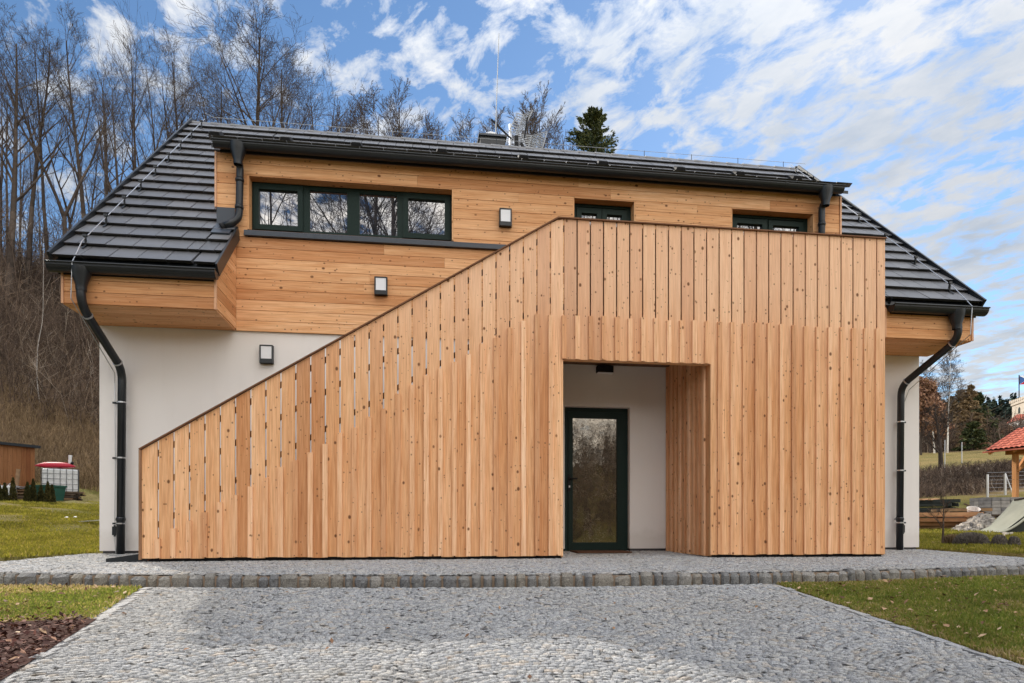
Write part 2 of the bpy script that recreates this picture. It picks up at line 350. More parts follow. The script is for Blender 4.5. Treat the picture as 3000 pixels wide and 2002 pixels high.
# keep the ground below house floor and paving
inpav=(GO>-.05)&(GO<7)&(GX>-9)&(GX<14)
GZ=np.where(in_terr(GX,GY)|((GO>-.001)&(GO<.35)&(GX>-10)&(GX<11.5)),GZ-.12,GZ)
GZ=np.where((GO<0)&(GX>drv_l(GY)-.12)&(GX<drv_r(GY)+.12)&(GY>-11),GZ-.10,GZ)
GZ=np.where((GO>0)&(GO<12.5)&(GX>-4.4)&(GX<8)&(GY<9),-.30,GZ)
ny,nx=GX.shape; idx=np.arange(nx*ny).reshape(ny,nx)
fq=np.stack([idx[:-1,:-1],idx[:-1,1:],idx[1:,1:],idx[1:,:-1]],-1).reshape(-1,4)
tag(raw('ground',np.stack([GX,GY,GZ],-1).reshape(-1,3),fq,M['ground'],smooth=True,vattr={'cover':cover(GX,GY).ravel()}),kind='structure')

# ------------------------------------------------------------------ paving
def arcv(x,per=1.25,A=.30):
    u=(x/per)%1.0-.5
    return A*(1-4*u*u), -8*A*u/per           # height and slope of one bow
def setts(name,inside,zf,x0,x1,y0,y1,pitch,seed,rough=1.0):
    r=np.random.default_rng(seed); V=[];Fq=[];T=[]
    rows=int((y1-y0+.3)/pitch); base=0
    for i in range(-4,rows+1):
        px=pitch*1.1; n=int((x1-x0)/px)+3
        xs=x0+(np.arange(n)+r.uniform(0,1))*px+r.normal(0,.16*px,n)
        xc=(xs[:-1]+xs[1:])/2; hw=(xs[1:]-xs[:-1])/2
        ah,asl=arcv(xc+.02*np.sin(i*1.7)); co=1/np.sqrt(1+asl**2); si=asl*co
        yc=y0-.1+(i+.5)*pitch+ah-.15+r.normal(0,.10*pitch,n-1)
        ok=inside(xc,yc)&(hw>.22*px)
        xc,yc,hw,co,si=[q[ok] for q in (xc,yc,hw,co,si)]; m_=len(xc)
        if m_==0: continue
        gap=r.uniform(.0008,.004,m_); hh=np.maximum(pitch/2*co-gap*r.uniform(.5,1.6,m_),.014); hw=np.maximum(hw/co-gap,.014)
        hw=np.minimum(hw,.055)
        dz=r.normal(0,.003*rough,m_); tx=r.normal(0,.075*rough,m_); ty=r.normal(0,.085*rough,m_); z=zf(xc,yc)
        cor=[(-.96,-.96),(0,-1.02),(.96,-.96),(1.02,0),(.96,.96),(0,1.02),(-.96,.96),(-1.02,0)]
        ring=[];low=[]
        for (a,b) in cor:
            jx=r.normal(0,.0038,m_); jy=r.normal(0,.0038,m_)
            lx=a*hw*.985+jx; ly=b*hh*.985+jy
            X=xc+lx*co-ly*si; Y=yc+lx*si+ly*co
            ring.append(np.stack([X,Y,z+dz+tx*lx+ty*ly+r.normal(0,.0032*rough,m_)-.004*(abs(a)>.9)*(abs(b)>.9)],-1))
            lx=lx*1.03; ly=ly*1.03
            low.append(np.stack([xc+lx*co-ly*si,yc+lx*si+ly*co,z-.022],-1))
        cen=np.stack([xc+r.normal(0,.014,m_),yc+r.normal(0,.014,m_),z+dz+.002+r.normal(0,.0045*rough,m_)],-1)
        vv=np.stack(ring+low+[cen],1).reshape(-1,3); V.append(vv)
        b0=base+np.arange(m_)*17; tt=r.uniform(0,1,m_)
        for k in range(8):
            k2=(k+1)%8
            Fq.append(np.stack([b0+k,b0+k2,b0+16],-1)); T.append(tt)
            Fq.append(np.stack([b0+8+k,b0+8+k2,b0+k2],-1)); T.append(tt)
            Fq.append(np.stack([b0+8+k,b0+k2,b0+k],-1)); T.append(tt)
        base+=m_*17
    return raw(name,np.concatenate(V),np.concatenate(Fq),M['sett'],np.concatenate(T))
def sheet(name,inside_poly,zf,mat,dz):
    mb=MB()
    for a in inside_poly:
        mb.face([(x,y,float(zf(x,y))+dz) for x,y in a])
    return mb.build(name,mat)
ter=setts('terrace_paving',in_terr,terr_z,-10.5,11.5,-3.9,1.0,.046,11,.28)
tag(ter,kind='structure')
drv=setts('driveway',in_drive,front_z,-2.9,3.6,-10.6,-2.7,.046,12,.30)
tag(drv,kind='structure')
# joint beds under both pavings
def bed(name,x0,x1,n,ya,yb,zf,dz,k=14):
    xs=np.linspace(x0,x1,n); V=[];Fq=[]
    for x in xs:
        a=float(ya(x)); b=float(yb(x))
        for j in range(k): 
            y=a+(b-a)*j/(k-1); V.append((x,y,float(zf(x,y))+dz))
    for i in range(n-1):
        for j in range(k-1):
            Fq.append((i*k+j,(i+1)*k+j,(i+1)*k+j+1,i*k+j+1))
    return raw(name,V,Fq,M['joint'])
tag(bed('terrace_joint_bed',-10.5,11.5,80,lambda x:kerbY(x)+.05,lambda x:float(np.where(x<-4.62,backL(x),np.where(x>8.02,backR(x),.03))),terr_z,-.010),kind='structure')
tag(bed('driveway_joint_bed',-2.62,3.44,30,lambda x:kerbY(x)-.02,lambda x:-10.6,front_z,-.010),kind='structure')
# driveway edge rows: longer stones laid along the edge
mb=MB(); r=random.Random(5)
for side in (0,1):
    y=-3.2
    while y>-10.4:
        L=r.uniform(.08,.15); w=r.uniform(.05,.08); ym=y-L/2
        x=(drv_l(ym)-.05) if side==0 else drv_r(ym)+.05
        if ym<float(kerbY(x))-.1:
            z=float(front_z(x,ym)); dx=-.135*(-L/2) if side==0 else 0
            h=.001+r.uniform(-.004,.005); j=lambda:r.uniform(-.007,.007)
            p=[(x-w/2-dx,ym-L/2+.005,z-.05),(x+w/2-dx,ym-L/2+.005,z-.05),(x+w/2+dx,ym+L/2-.005,z-.05),(x-w/2+dx,ym+L/2-.005,z-.05)]
            top=[(q[0]+j()*.8,q[1]+j()*.6,float(front_z(q[0],q[1]))+h+j()*.5) for q in p]
            mb.hexa(p+top,r.random())
        y-=L
tag(mb.build('driveway_edging',M['sett']),kind='structure')
# kerb stones
mb=MB(); mo=MB(); r=random.Random(9)
x=-9.5
while x<11:
    L=r.choice((.085,.10,.11,.12,.14,.17))*r.uniform(.85,1.2)*(1.35 if x<-3.5 else 1.0); xc=x+L/2; yk=float(kerbY(xc)); sl=float(kerbY(xc+.05)-kerbY(xc-.05))/.1
    zt=float(terr_z(xc,yk))-.010+r.uniform(-.008,.008); zb=float(front_z(xc,yk-.1))-.05
    j=lambda s=.008:r.uniform(-s,s); hw=L/2-.003-r.uniform(0,.007); dp=.13
    n=Vector((sl,-1,0)).normalized(); tdir=Vector((1,sl,0)).normalized(); c=Vector((xc,yk,0))
    def P(a,b,z): 
        q=c+tdir*a+n*b; return (q.x,q.y,z)
    G=5; bulge=r.uniform(.006,.026); tz=r.uniform(-.012,.012); taper=r.uniform(.0,.22); ph=r.uniform(0,6); t=r.random()
    rows_=[]
    for vi in range(G+1):
        v_=vi/G; z=zb+(zt+tz-zb)*v_
        wv=hw*(1-taper*(1-v_)**1.5)*(1-.16*max(0,v_-.75)/.25*1.0)
        row=[]
        for ui in range(G+1):
            u_=ui/G*2-1
            dpt=bulge*(1-abs(u_)**3)*(1-abs(2*v_-1)**4)-.022*max(0,(v_-.8)/.2)**2-.014*abs(u_)**6
            row.append(P(u_*wv+j(.004),dpt+j(.006),z+j(.005)))
        rows_.append(row)
    for a_,b_ in zip(rows_,rows_[1:]):
        for k in range(G): mb.face([a_[k],a_[k+1],b_[k+1],b_[k]],None,t)
    bk_=[P((ui/G*2-1)*hw*.95,-dp,zt+tz-.004+j(.004)) for ui in range(G+1)]; md_=[P((ui/G*2-1)*hw*.97+j(.004),-.06,zt+tz+j(.006)) for ui in range(G+1)]
    for a_,b_ in ((rows_[-1],md_),(md_,bk_)):
        for k in range(G): mb.face([a_[k],a_[k+1],b_[k+1],b_[k]],None,t)
    for sd_ in (0,-1):
        b0_=P((-1 if sd_==0 else 1)*hw*.9,-dp,zb); 
        for a_,b_ in zip(rows_,rows_[1:]): mb.face([a_[sd_],b_[sd_],bk_[sd_]] if sd_ else [b_[sd_],a_[sd_],bk_[sd_]],None,t)
        mb.face([rows_[0][sd_],bk_[sd_],b0_],None,t)
    x+=L
kb=mb.build('kerb',M['kerb']); tag(kb,kind='structure')
for i in range(60):
    xa=-9.5+i*20.5/60; xb=xa+20.5/60
    p=[]
    for zq in (0,1):
        for (xx,off) in ((xa,.024),(xb,.024),(xb,.10),(xa,.10)):
            yk=float(kerbY(xx)); p.append((xx,yk+off,(float(front_z(xx,yk-.1))-.06) if zq==0 else float(terr_z(xx,yk))-.022))
    mo.hexa(p)
tag(mo.build('kerb_mortar_bed',M['mortar']),kind='structure')

# ------------------------------------------------------------------ THE HOUSE
WL,WR=-4.49,7.98
house=empty('house',(1.75,3.8,0),0,'white rendered house with larch-clad dormer and dark tiled gable roof','house')
house.location=(0,0,0)
def part(mb,name,mat,parent=house,**k): return mb.build(name,mat,parent,**k)
DX0,DX1,DZ=2.07,3.09,2.146    # door opening
w=MB(); zt=3.10; zb=-.02
w.box(WL,DX0,0,.3,zb,zt); w.box(DX1,WR,0,.3,zb,zt); w.box(DX0,DX1,0,.3,DZ,zt)
w.box(WL,WL+.3,.3,7.44,zb,zt); w.box(WR-.3,WR,.3,7.44,zb,zt); w.box(WL,WR,7.44,7.74,zb,zt)
part(w,'wall',M['render'])
p=MB(); p.box(WL+.03,DX0-.02,.03,.2,-.25,-.02); p.box(WL+.03,WL+.2,.2,7.6,-.25,-.02); part(p,'plinth',M['plinth'])
p=MB(); p.box(DX1+.02,WR-.03,.03,.2,-.25,-.02); p.box(WR-.2,WR-.03,.2,7.6,-.25,-.02); part(p,'plinth',M['plinth'])
# ---- cladding boards
rc=random.Random(3)
def hboards(mb,x0,x1,z0,z1,y,th=.022,pitch=.1485,holes=(),xlim=None,gap=.006,maxlen=4.2):
    z=z0;i=0
    while z<z1-.01:
        zt_=min(z+pitch-gap,z1)
        a,b=(xlim(z) if xlim else (x0,x1))
        segs=[(a,b)]
        for (ha,hb,hz0,hz1) in holes:
            if zt_>hz0+.004 and z<hz1-.004:
                ns=[]
                for (s0,s1) in segs:
                    if hb<=s0 or ha>=s1: ns.append((s0,s1)); continue
                    if ha>s0: ns.append((s0,ha))
                    if hb<s1: ns.append((hb,s1))
                segs=ns
        for (s0,s1) in segs:
            cuts=[s0]; c=s0+rc.uniform(.8,maxlen)
            while c<s1-.5: cuts.append(c); c+=rc.uniform(2.2,maxlen)
            cuts.append(s1)
            for q0,q1 in zip(cuts,cuts[1:]):
                # rows cut by an opening edge are notched: split the row at the opening's height
                mb.box(q0+.001,q1-.001,y-th,y,z,zt_,rc.random(),0,(rc.uniform(0,9),rc.uniform(0,30)))
        z+=pitch;i+=1
W1=(-2.525,.39,4.535,5.317); W2=(2.19,3.172,3.02,5.32); W3=(4.717,6.122,3.02,5.32)
WZ=[W1,W2,W3]
cl=MB()
roofz=lambda y:3.62+.964*(y+.968)
Z0=3.095; pit=(5.317-Z0)/15     # a course line falls on the window heads
def xl(z): return (-2.675,6.67) if z<4.50 else (-2.935,6.55)
hol=[(a,b,z0 if z0<4 else Z0+pit*10-.0,z1) for a,b,z0,z1 in WZ]
hboards(cl,-2.67,6.67,Z0,5.60,-.012,pitch=pit,holes=[(W1[0],W1[1],4.45,5.317),(W2[0],W2[1],3.0,5.317),(W3[0],W3[1],3.0,5.317)],xlim=xl)
part(cl,'dormer_cladding',M['spruce'])
bk=MB() # dark battens behind the cladding, and the dormer box
holes=[(W1[0],W1[1],4.54,5.317),(W2[0],W2[1],3.10,5.317),(W3[0],W3[1],3.10,5.317)]
xs=[-2.92]+[v for h in holes for v in h[:2]]+[6.53]
for a,b in ((-2.92,W1[0]),(W1[1],W2[0]),(W2[1],W3[0]),(W3[1],6.53)): bk.box(a,b,-.012,.2,3.10,5.62)
bk.box(W1[0],W1[1],-.012,.2,3.10,4.54)
for h in holes: bk.box(h[0],h[1],-.012,.2,5.34,5.62)
part(bk,'dormer_wall',M['raildark'])
# corner strips
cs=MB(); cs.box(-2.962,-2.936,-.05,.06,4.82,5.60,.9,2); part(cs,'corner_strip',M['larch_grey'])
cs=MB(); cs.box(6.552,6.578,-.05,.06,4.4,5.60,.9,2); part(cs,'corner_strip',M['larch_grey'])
# dormer cheeks
for X in (-2.94,6.53):
    ck=MB(); ck.hexa([(X,.06,4.55),(X+.02,.06,4.55),(X+.02,3.1,7.5),(X,3.1,7.5),(X,.06,5.6),(X+.02,.06,5.6),(X+.02,3.1,7.52),(X,3.1,7.52)],.4,1); part(ck,'dormer_cheek',M['spruce'])
# window reveals (boards)
for (a,b,z0,z1) in holes:
    rv=MB(); rv.box(a-.0,a+.022,-.03,.20,z0,z1-.022,.62,2,(3,1)); rv.box(b-.022,b,-.03,.20,z0,z1-.022,.64,2,(5,7)); rv.box(a,b,-.03,.20,z1-.022,z1,.6,0,(2,3)); part(rv,'window_reveal',M['larch'])
# windows
def window(x0,x1,z0,z1,sashes,y=.13):
    fr=MB(); t=.045
    fr.box(x0,x1,y,y+.07,z1-t,z1); fr.box(x0,x1,y,y+.07,z0,z0+t); fr.box(x0,x0+t,y,y+.07,z0+t,z1-t); fr.box(x1-t,x1,y,y+.07,z0+t,z1-t)
    for (a,b,c0,c1,thick) in sashes:
        if thick:
            for q in ((a-.075,b+.075,c1,c1+.08),(a-.075,b+.075,c0-.075,c0),(a-.075,a,c0,c1),(b,b+.075,c0,c1)):
                fr.box(q[0],q[1],y-.018,y+.05,q[2],q[3])
    # mullions fill what is left between the panes
    ed=[x0+t]+[v for s in sashes for v in (s[0]-(.075 if s[4] else 0),s[1]+(.075 if s[4] else 0))]+[x1-t]
    for i in range(0,len(ed),2):
        if ed[i+1]-ed[i]>.004: fr.box(ed[i],ed[i+1],y+.004,y+.066,z0+t,z1-t)
    for s in sashes:
        if not s[4]:
            if z1-t-s[3]>.004: fr.box(s[0],s[1],y+.004,y+.066,s[3],z1-t)
            if s[2]-z0-t>.004: fr.box(s[0],s[1],y+.004,y+.066,z0+t,s[2])
    f=part(fr,'window',M['frame'])
    for s in sashes:
        g_=MB(); g_.box(s[0],s[1],y+.028,y+.04,s[2],s[3]); g_.build('pane',M['glass'],f)
    return f
f1=window(W1[0]+.022,W1[1]-.022,4.545,5.295,[(-2.405,-1.865,4.685,5.195,1),(-1.695,-1.165,4.635,5.235,0),(-.985,-.44,4.635,5.235,0),(-.275,.265,4.685,5.20,1)])
f2=window(W2[0]+.022,W2[1]-.022,3.1,5.298,[(2.36,2.60,3.3,5.15,1),(2.76,3.0,3.3,5.15,1)])
f3=window(W3[0]+.022,W3[1]-.022,3.1,5.298,[(4.89,5.32,3.3,5.15,1),(5.50,5.945,3.3,5.15,1)])
tag(f1,'long four-light strip window'); 
s=MB(); s.hexa([(-2.56,-.085,4.43),(1.3,-.085,4.43),(1.3,-.035,4.43),(-2.56,-.035,4.43),(-2.56,-.085,4.505),(1.3,-.085,4.505),(1.3,.13,4.54),(-2.56,.13,4.54)])
part(s,'window_sill',M['sill'],bevel=.004)
# flashing at the foot of the dormer
fl=MB(); fl.box(-2.935,-2.69,-.045,-.034,4.47,4.82); fl.hexa([(-2.935,-.30,4.33),(-2.69,-.30,4.33),(-2.69,-.045,4.56),(-2.935,-.045,4.56),(-2.935,-.31,4.345),(-2.69,-.31,4.345),(-2.69,-.035,4.60),(-2.935,-.035,4.60)])
part(fl,'flashing',M['sill'])
fl=MB(); fl.box(6.56,6.68,-.045,-.034,4.47,4.82); part(fl,'flashing',M['sill'])
# ---- boxed eaves left and right
def oriel(x0,x1,cheek_x,other_x):
    b=MB(); pf=.148
    z=3.105; 
    for i in range(4):
        zt_=min(z+pf-.006,3.60)
        if zt_-z>.02: b.box(x0,x1,-.9,-.878,z,zt_,rc.random(),0,(rc.uniform(0,9),rc.uniform(0,30)))
        z+=pf
    part(b,'eaves_cladding',M['spruce'])
    s=MB(); y=-.876
    while y<-.012:
        y1=min(y+.142,-.012); s.box(x0,x1,y,y1-.005,3.095,3.117,rc.random(),0,(rc.uniform(0,9),rc.uniform(0,30))); y+=.142
    part(s,'eaves_soffit',M['spruce'])
    for cx in (cheek_x,other_x):
        c=MB(); z=3.118; 
        while z<4.5:
            z1=min(z+pf-.006,4.5)
            ya=max(-.877,(z-3.62+.10)/.964-.968); ya1=max(-.877,(z1-3.62+.10)/.964-.968)
            if ya<-.05:
                t=rc.random(); o_=(rc.uniform(0,9),rc.uniform(0,9))
                c.hexa([(cx-.011,ya,z),(cx+.011,ya,z),(cx+.011,-.036,z),(cx-.011,-.036,z),(cx-.011,ya1,z1),(cx+.011,ya1,z1),(cx+.011,-.036,z1),(cx-.011,-.036,z1)],t,1,o_)
            z+=pf
        part(c,'eaves_cheek',M['spruce'])
    k=MB(); k.box(x0+.02,x1-.02,-.876,-.04,3.12,3.14); part(k,'eaves_core',M['raildark'])
    for cx in (cheek_x,other_x):
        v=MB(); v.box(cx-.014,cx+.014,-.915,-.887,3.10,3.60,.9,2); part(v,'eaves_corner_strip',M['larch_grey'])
oriel(-4.50,-2.686,-2.686,-4.495)
oriel(6.683,8.11,6.683,8.105)
# gable ends above the ground floor, boarded
for X in (WL-.005,WR+.0):
    gb=MB(); z=3.105
    while z<8.0:
        z1=min(z+.142,8.05)
        ya=max(-.04,(z-3.62+.12)/.964-.968); yb=7.74-(ya+.0); 
        if yb-ya>.1: gb.box(X-.01,X+.012,ya,yb,z,z1,rc.random(),1,(rc.uniform(0,9),rc.uniform(0,9)))
        z+=.148
    part(gb,'gable_cladding',M['spruce'])
# ---- roof tiles
RY,RZ_=3.87,8.283; EY,EZ=-.968,3.62; SL=math.hypot(RY-EY,RZ_-EZ); ux=Vector((0,(RY-EY)/SL,(RZ_-EZ)/SL)); un=Vector((0,-ux.z,ux.y))
NC=18; CP=SL/NC; TW=.33
XL,XR=-4.57,8.18
rt=random.Random(21)
def tiles(mb,spans,flip=False,org=None,u=ux,n=un,nc=NC,cp=CP):
    org=org or Vector((0,EY,EZ))
    for i in range(nc):
        for (a,b,i0,i1) in spans:
            if not (i0<=i<i1): continue
            off=(i%2)*TW/2; k0=math.floor((a-XL-off)/TW); x=XL+off+k0*TW
            while x<b-.005:
                xa=max(a,x)+.005; xb=min(b,x+TW)-.005; x+=TW
                if xb-xa<.015: continue
                s0=i*cp-.005; s1=(i+1)*cp+.02; h0=.066+rt.uniform(-.003,.003); h1=.020
                def Q(X,s,h):
                    q=org+u*s+n*h; return (X,(2*RY-q.y) if flip else q.y,q.z)
                pts=[Q(xa,s0+.055,h0-.062),Q(xb,s0+.055,h0-.062),Q(xb,s1,-.012),Q(xa,s1,-.012),Q(xa,s0,h0),Q(xb,s0,h0),Q(xb,s1,h1),Q(xa,s1,h1)]
                mb.hexa(pts,rt.random())
jw=int(round((0-EY)/ux.y/CP)); jt=NC-3
rf=MB(); tiles(rf,[(XL,-2.94,0,NC),(-2.94,-2.655,0,jw),(6.55,XR,0,NC),(6.55,6.69,0,0),(6.55,6.69,0,0),(-2.94,6.55,jt,NC)])
roof=part(rf,'roof',M['tile'])
rb=MB(); tiles(rb,[(XL,XR,0,NC)],flip=True); rb_=rb.build('rear_tiles',M['tile'],roof)
dk=MB() # decking under the tiles
def slab(X0,X1,y0,y1,t=.05,d=.02):
    a=roofz(y0)-d; b=roofz(y1)-d
    dk.hexa([(X0,y0,a-t),(X1,y0,a-t),(X1,y1,b-t),(X0,y1,b-t),(X0,y0,a),(X1,y0,a),(X1,y1,b),(X0,y1,b)])
slab(XL+.02,-2.95,EY+.01,RY); slab(6.56,XR-.02,EY+.01,RY); slab(-2.95,-2.67,EY+.01,-.05); slab(-2.9,6.5,3.0,RY)
dk.hexa([(XL+.02,2*RY-EY-.01,EZ-.09),(XL+.02,RY,RZ_-.09),(XR-.02,RY,RZ_-.09),(XR-.02,2*RY-EY-.01,EZ-.09),(XL+.02,2*RY-EY-.01,EZ-.02),(XL+.02,RY,RZ_-.02),(XR-.02,RY,RZ_-.02),(XR-.02,2*RY-EY-.01,EZ-.02)])
# dormer roof (shallow)
DO=Vector((0,-.27,5.62)); du=Vector((0,3.1+.27,7.50-5.62)); DL=du.length; du.normalize(); dn=Vector((0,-du.z,du.y))
dk.hexa([(-2.95,-.22,5.55),(6.57,-.22,5.55),(6.57,3.1,7.42),(-2.95,3.1,7.42),(-2.95,-.22,5.60),(6.57,-.22,5.60),(6.57,3.1,7.47),(-2.95,3.1,7.47)])
dk.build('roof_deck',M['anthracite'],roof)
dt=MB(); tiles(dt,[(-2.97,6.59,0,11)],org=DO,u=du,n=dn,nc=11,cp=DL/11); dt.build('dormer_tiles',M['tile'],roof)
# verge trims
def verge(X,y0,y1,w=.05,h=.13,dz=-.03):
    vt=MB(); vt.bar((X,y0,roofz(y0)+dz),(X,y1,roofz(y1)+dz),w,h); vt.build('verge_trim',M['anthracite'],roof)
verge(XL-.020,EY-.02,RY,.032,.17,.012); verge(XR+.020,EY-.02,RY,.032,.17,.012); verge(-2.645,EY,-.04,.03,.16,-.04); verge(6.70,EY,-.04,.03,.16,-.04)
# ridge caps
rg=MB(); x=XL-.02; i=0
while x<XR:
    L=.37; x1=min(x+L+.03,XR+.02)
    ra,rb2=.105,.088
    for s0,s1,aa in ((x,x1,0),):
        N=8
        ring=lambda X,rr:[(X,RY+rr*math.cos(math.pi*k/N),RZ_-.045+rr*.75*math.sin(math.pi*k/N)) for k in range(N+1)]
        A=ring(x,ra); B=ring(x1,rb2)
        for k in range(N): rg.face([A[k],B[k],B[k+1],A[k+1]],None,rt.random()*.6)
        rg.face(A[::-1],None,.2); rg.face(B,None,.2)
    x+=L; i+=1
rg.build('ridge_tiles',M['tile'],roof)
# vent tiles on the upper course
for X in (-3.93,-2.66,-1.35,.29,1.90,3.53,5.16,6.45,7.72):
    b=MB(); y=3.12; z=roofz(y)+.075
    def Q(dx,s,h):
        q=Vector((X+dx,y,z))+ux*s+un*h; return tuple(q)
    b.hexa([Q(-.12,-.06,-.02),Q(.12,-.06,-.02),Q(.11,.24,-.02),Q(-.11,.24,-.02),Q(-.085,-.04,.085),Q(.085,-.04,.085),Q(.07,.22,.03),Q(-.07,.22,.03)])
    b.build('roof_vent',M['black'],roof,bevel=.012)
# ---- gutters
def gutter(x0,x1,yc,zl,r=.085,name='gutter'):
    b=MB(); N=10; th=.004
    prof=[(yc-r*math.cos(math.pi*k/N),zl-r*1.15*math.sin(math.pi*k/N)) for k in range(N+1)]
    inn=[(yc-(r-th)*math.cos(math.pi*k/N),zl-(r-th)*1.15*math.sin(math.pi*k/N)) for k in range(N+1)]
    for pr,rev in ((prof,0),(inn,1)):
        for a,c in zip(pr,pr[1:]):
            q=[(x0,a[0],a[1]),(x1,a[0],a[1]),(x1,c[0],c[1]),(x0,c[0],c[1])]
            b.face(q if rev==0 else q[::-1])
    for X in (x0,x1):
        for k in range(N):
            pass
        b.face([(X,p_[0],p_[1]) for p_ in (prof if X==x1 else prof[::-1])])
    b.tube([(x0-.004,yc-r-.004,zl+.002),(x1+.004,yc-r-.004,zl+.002)],.0115,8)
    x=x0+.4
    while x<x1:   # joints and brackets
        pass; x+=2.0
        if x<x1-.3:
            rr=r+.004
            P=[(yc-rr*math.cos(math.pi*k/N),zl-rr*1.15*math.sin(math.pi*k/N)) for k in range(N+1)]
            for a,c in zip(P,P[1:]): b.face([(x,a[0],a[1]),(x+.05,a[0],a[1]),(x+.05,c[0],c[1]),(x,c[0],c[1])])
    o=part(b,name,M['anthracite'],merge=True)
    fb=MB(); fb.box(x0+.06,x1-.06,yc+r+.002,yc+r+.022,zl-.09,zl+.02); fb.build('fascia',M['anthracite'],o)
    return o
gutter(-4.60,-2.64,-1.0,3.545); gutter(6.70,8.22,-1.0,3.54); gutter(-2.92,6.47,-.215,5.635,.074)
# ---- downpipes
def bend(pts,rad=.16,n=6):
    out=[Vector(pts[0])]
    for a,b,c in zip(pts,pts[1:],pts[2:]):
        a,b,c=Vector(a),Vector(b),Vector(c); d0=(a-b).normalized(); d1=(c-b).normalized(); q=min(rad,(a-b).length/2,(c-b).length/2)
        for k in range(n+1):
            t=k/n; out.append((b+d0*q)*(1-t)**2+b*2*t*(1-t)+(b+d1*q)*t*t)
    out.append(Vector(pts[-1])); return out
def downpipe(pts,funnel,clamps,r=.052,steel=()):
    b=MB(); b.tube(bend(pts),r,14); 
    x,y,z=funnel; b.lathe([(.115,z+.02),(.105,z-.06),(r+.012,z-.19),(r+.008,z-.26)],x,y,14)
    for c in clamps: b.tube([(c[0],c[1],c[2]-.03),(c[0],c[1],c[2]+.03)],r+.005,14)
    o=part(b,'downpipe',M['anthracite'],smooth=False,merge=True)
    o.data.polygons.foreach_set('use_smooth',[True]*len(o.data.polygons))
    for c in clamps:
        k=MB(); k.tube([(c[0],c[1],c[2]-.012),(c[0],c[1],c[2]+.012)],r+.010,14); k.tube([(c[0],c[1],c[2]),(c[0]+.0,.02,c[2])],.008,6); k.box(c[0]-r-.045,c[0]-r-.005,c[1]-.012,c[1]+.012,c[2]-.02,c[2]+.02) if False else None
        k.build('pipe_bracket',M['anthracite'],o)
    for (a,d) in steel:
        k=MB(); a=Vector(a); d=Vector(d).normalized(); k.tube([a-d*.009,a+d*.009],r+.009,14); k.build('steel_clamp',M['steel'],o)
    return o
lp=[(-4.232,-1.0,3.5),(-4.236,-1.0,3.06),(-4.145,-.12,2.47),(-4.165,-.12,-.06)]
dv=Vector(lp[2])-Vector(lp[1])
downpipe(lp,(-4.232,-1.0,3.49),[(-4.162,-.12,.42)],steel=[(Vector(lp[1])+dv*.16,dv),(Vector(lp[1])+dv*.88,dv),((-4.153,-.12,2.02),(0,0,1)),((-4.160,-.12,1.26),(0,0,1)),((-4.163,-.12,.36),(0,0,1))])
rp=[(7.76,-1.0,3.5),(7.80,-1.0,3.10),(7.56,-.12,2.58),(7.535,-.12,-.06)]
dv=Vector(rp[2])-Vector(rp[1])
downpipe(rp,(7.76,-1.0,3.49),[(7.538,-.12,.44)],steel=[(Vector(rp[1])+dv*.12,dv),(Vector(rp[1])+dv*.9,dv),((7.552,-.12,2.0),(0,0,1)),((7.545,-.12,1.22),(0,0,1)),((7.538,-.12,.38),(0,0,1))])
downpipe([(-2.60,-.215,5.60),(-2.60,-.2,5.42),(-2.60,-.115,5.36),(-2.615,-.115,4.62),(-2.80,-.16,4.50)],(-2.60,-.215,5.60),[(-2.605,-.115,5.18),(-2.612,-.115,4.80)],r=.05)
downpipe([(6.19,-.215,5.60),(6.19,-.2,5.42),(6.19,-.115,5.36),(6.19,-.115,3.2)],(6.19,-.215,5.60),[(6.19,-.115,5.1),(6.19,-.115,4.3)],r=.05)
el=MB(); el.tube([(-2.80,-.16,4.50),(-2.835,-.168,4.478)],.056,14,cap=False); el.tube([(-2.83,-.166,4.481),(-2.838,-.168,4.476)],.046,14)
el.build('pipe_outlet',M['black'],house)
# ---- lightning conductor wires with their roof holders
def wire(pts,r=.006): 
    b=MB(); b.tube(pts,r,6); return b
wl=[(-4.31,y,roofz(y)+.16) for y in np.linspace(3.72,-.82,12)]+[(-4.30,-1.0,3.66),(-4.29,-1.09,3.55),(-4.33,-1.04,3.12),(-4.24,-.12,2.42),(-4.27,-.05,2.3),(-4.262,-.05,1.2),(-4.27,-.05,.45),(-4.272,-.05,.12),(-4.255,-.05,-.05)]
o=part(wire(wl),'lightning_conductor',M['steel'])
cb=MB(); cb.box(-4.30,-4.25,-.065,-.035,.20,.32); cb.tube([(-4.272,-.05,.18),(-4.272,-.05,.34)],.014,8); cb.build('test_clamp',M['anthracite'],o)
for y in np.linspace(3.55,-.72,9):
    h=MB(); z=roofz(y); h.bar((-4.31,y,z+.02),(-4.31,y-.03,z+.165),.018,.03,up=(0,1,0)); h.box(-4.335,-4.285,y-.045,y-.015,z+.145,z+.175); h.bar((-4.31,y-.10,z-.03),(-4.31,y+.08,z+.13),.02,.008)
    h.build('wire_holder',M['anthracite'],o)
for z in (2.02,1.26,.36):
    h=MB(); h.box(-4.28,-4.20,-.10,-.03,z-.012,z+.012); h.build('wire_bracket',M['anthracite'],o)
wr=[(7.90+.02*(y-.5),y,roofz(y)+.16) for y in np.linspace(3.72,-.82,12)]+[(7.91,-1.0,3.68),(7.93,-1.09,3.55),(7.94,-1.05,3.15),(7.70,-.12,2.52),(7.66,-.05,2.3),(7.655,-.05,1.2),(7.655,-.05,.42),(7.645,-.05,.15),(7.66,-.05,-.05)]
o=part(wire(wr),'lightning_conductor',M['steel'])
cb=MB(); cb.tube([(7.655,-.05,.2),(7.655,-.05,.36)],.014,8); cb.box(7.635,7.675,-.065,-.035,.22,.34); cb.build('test_clamp',M['anthracite'],o)
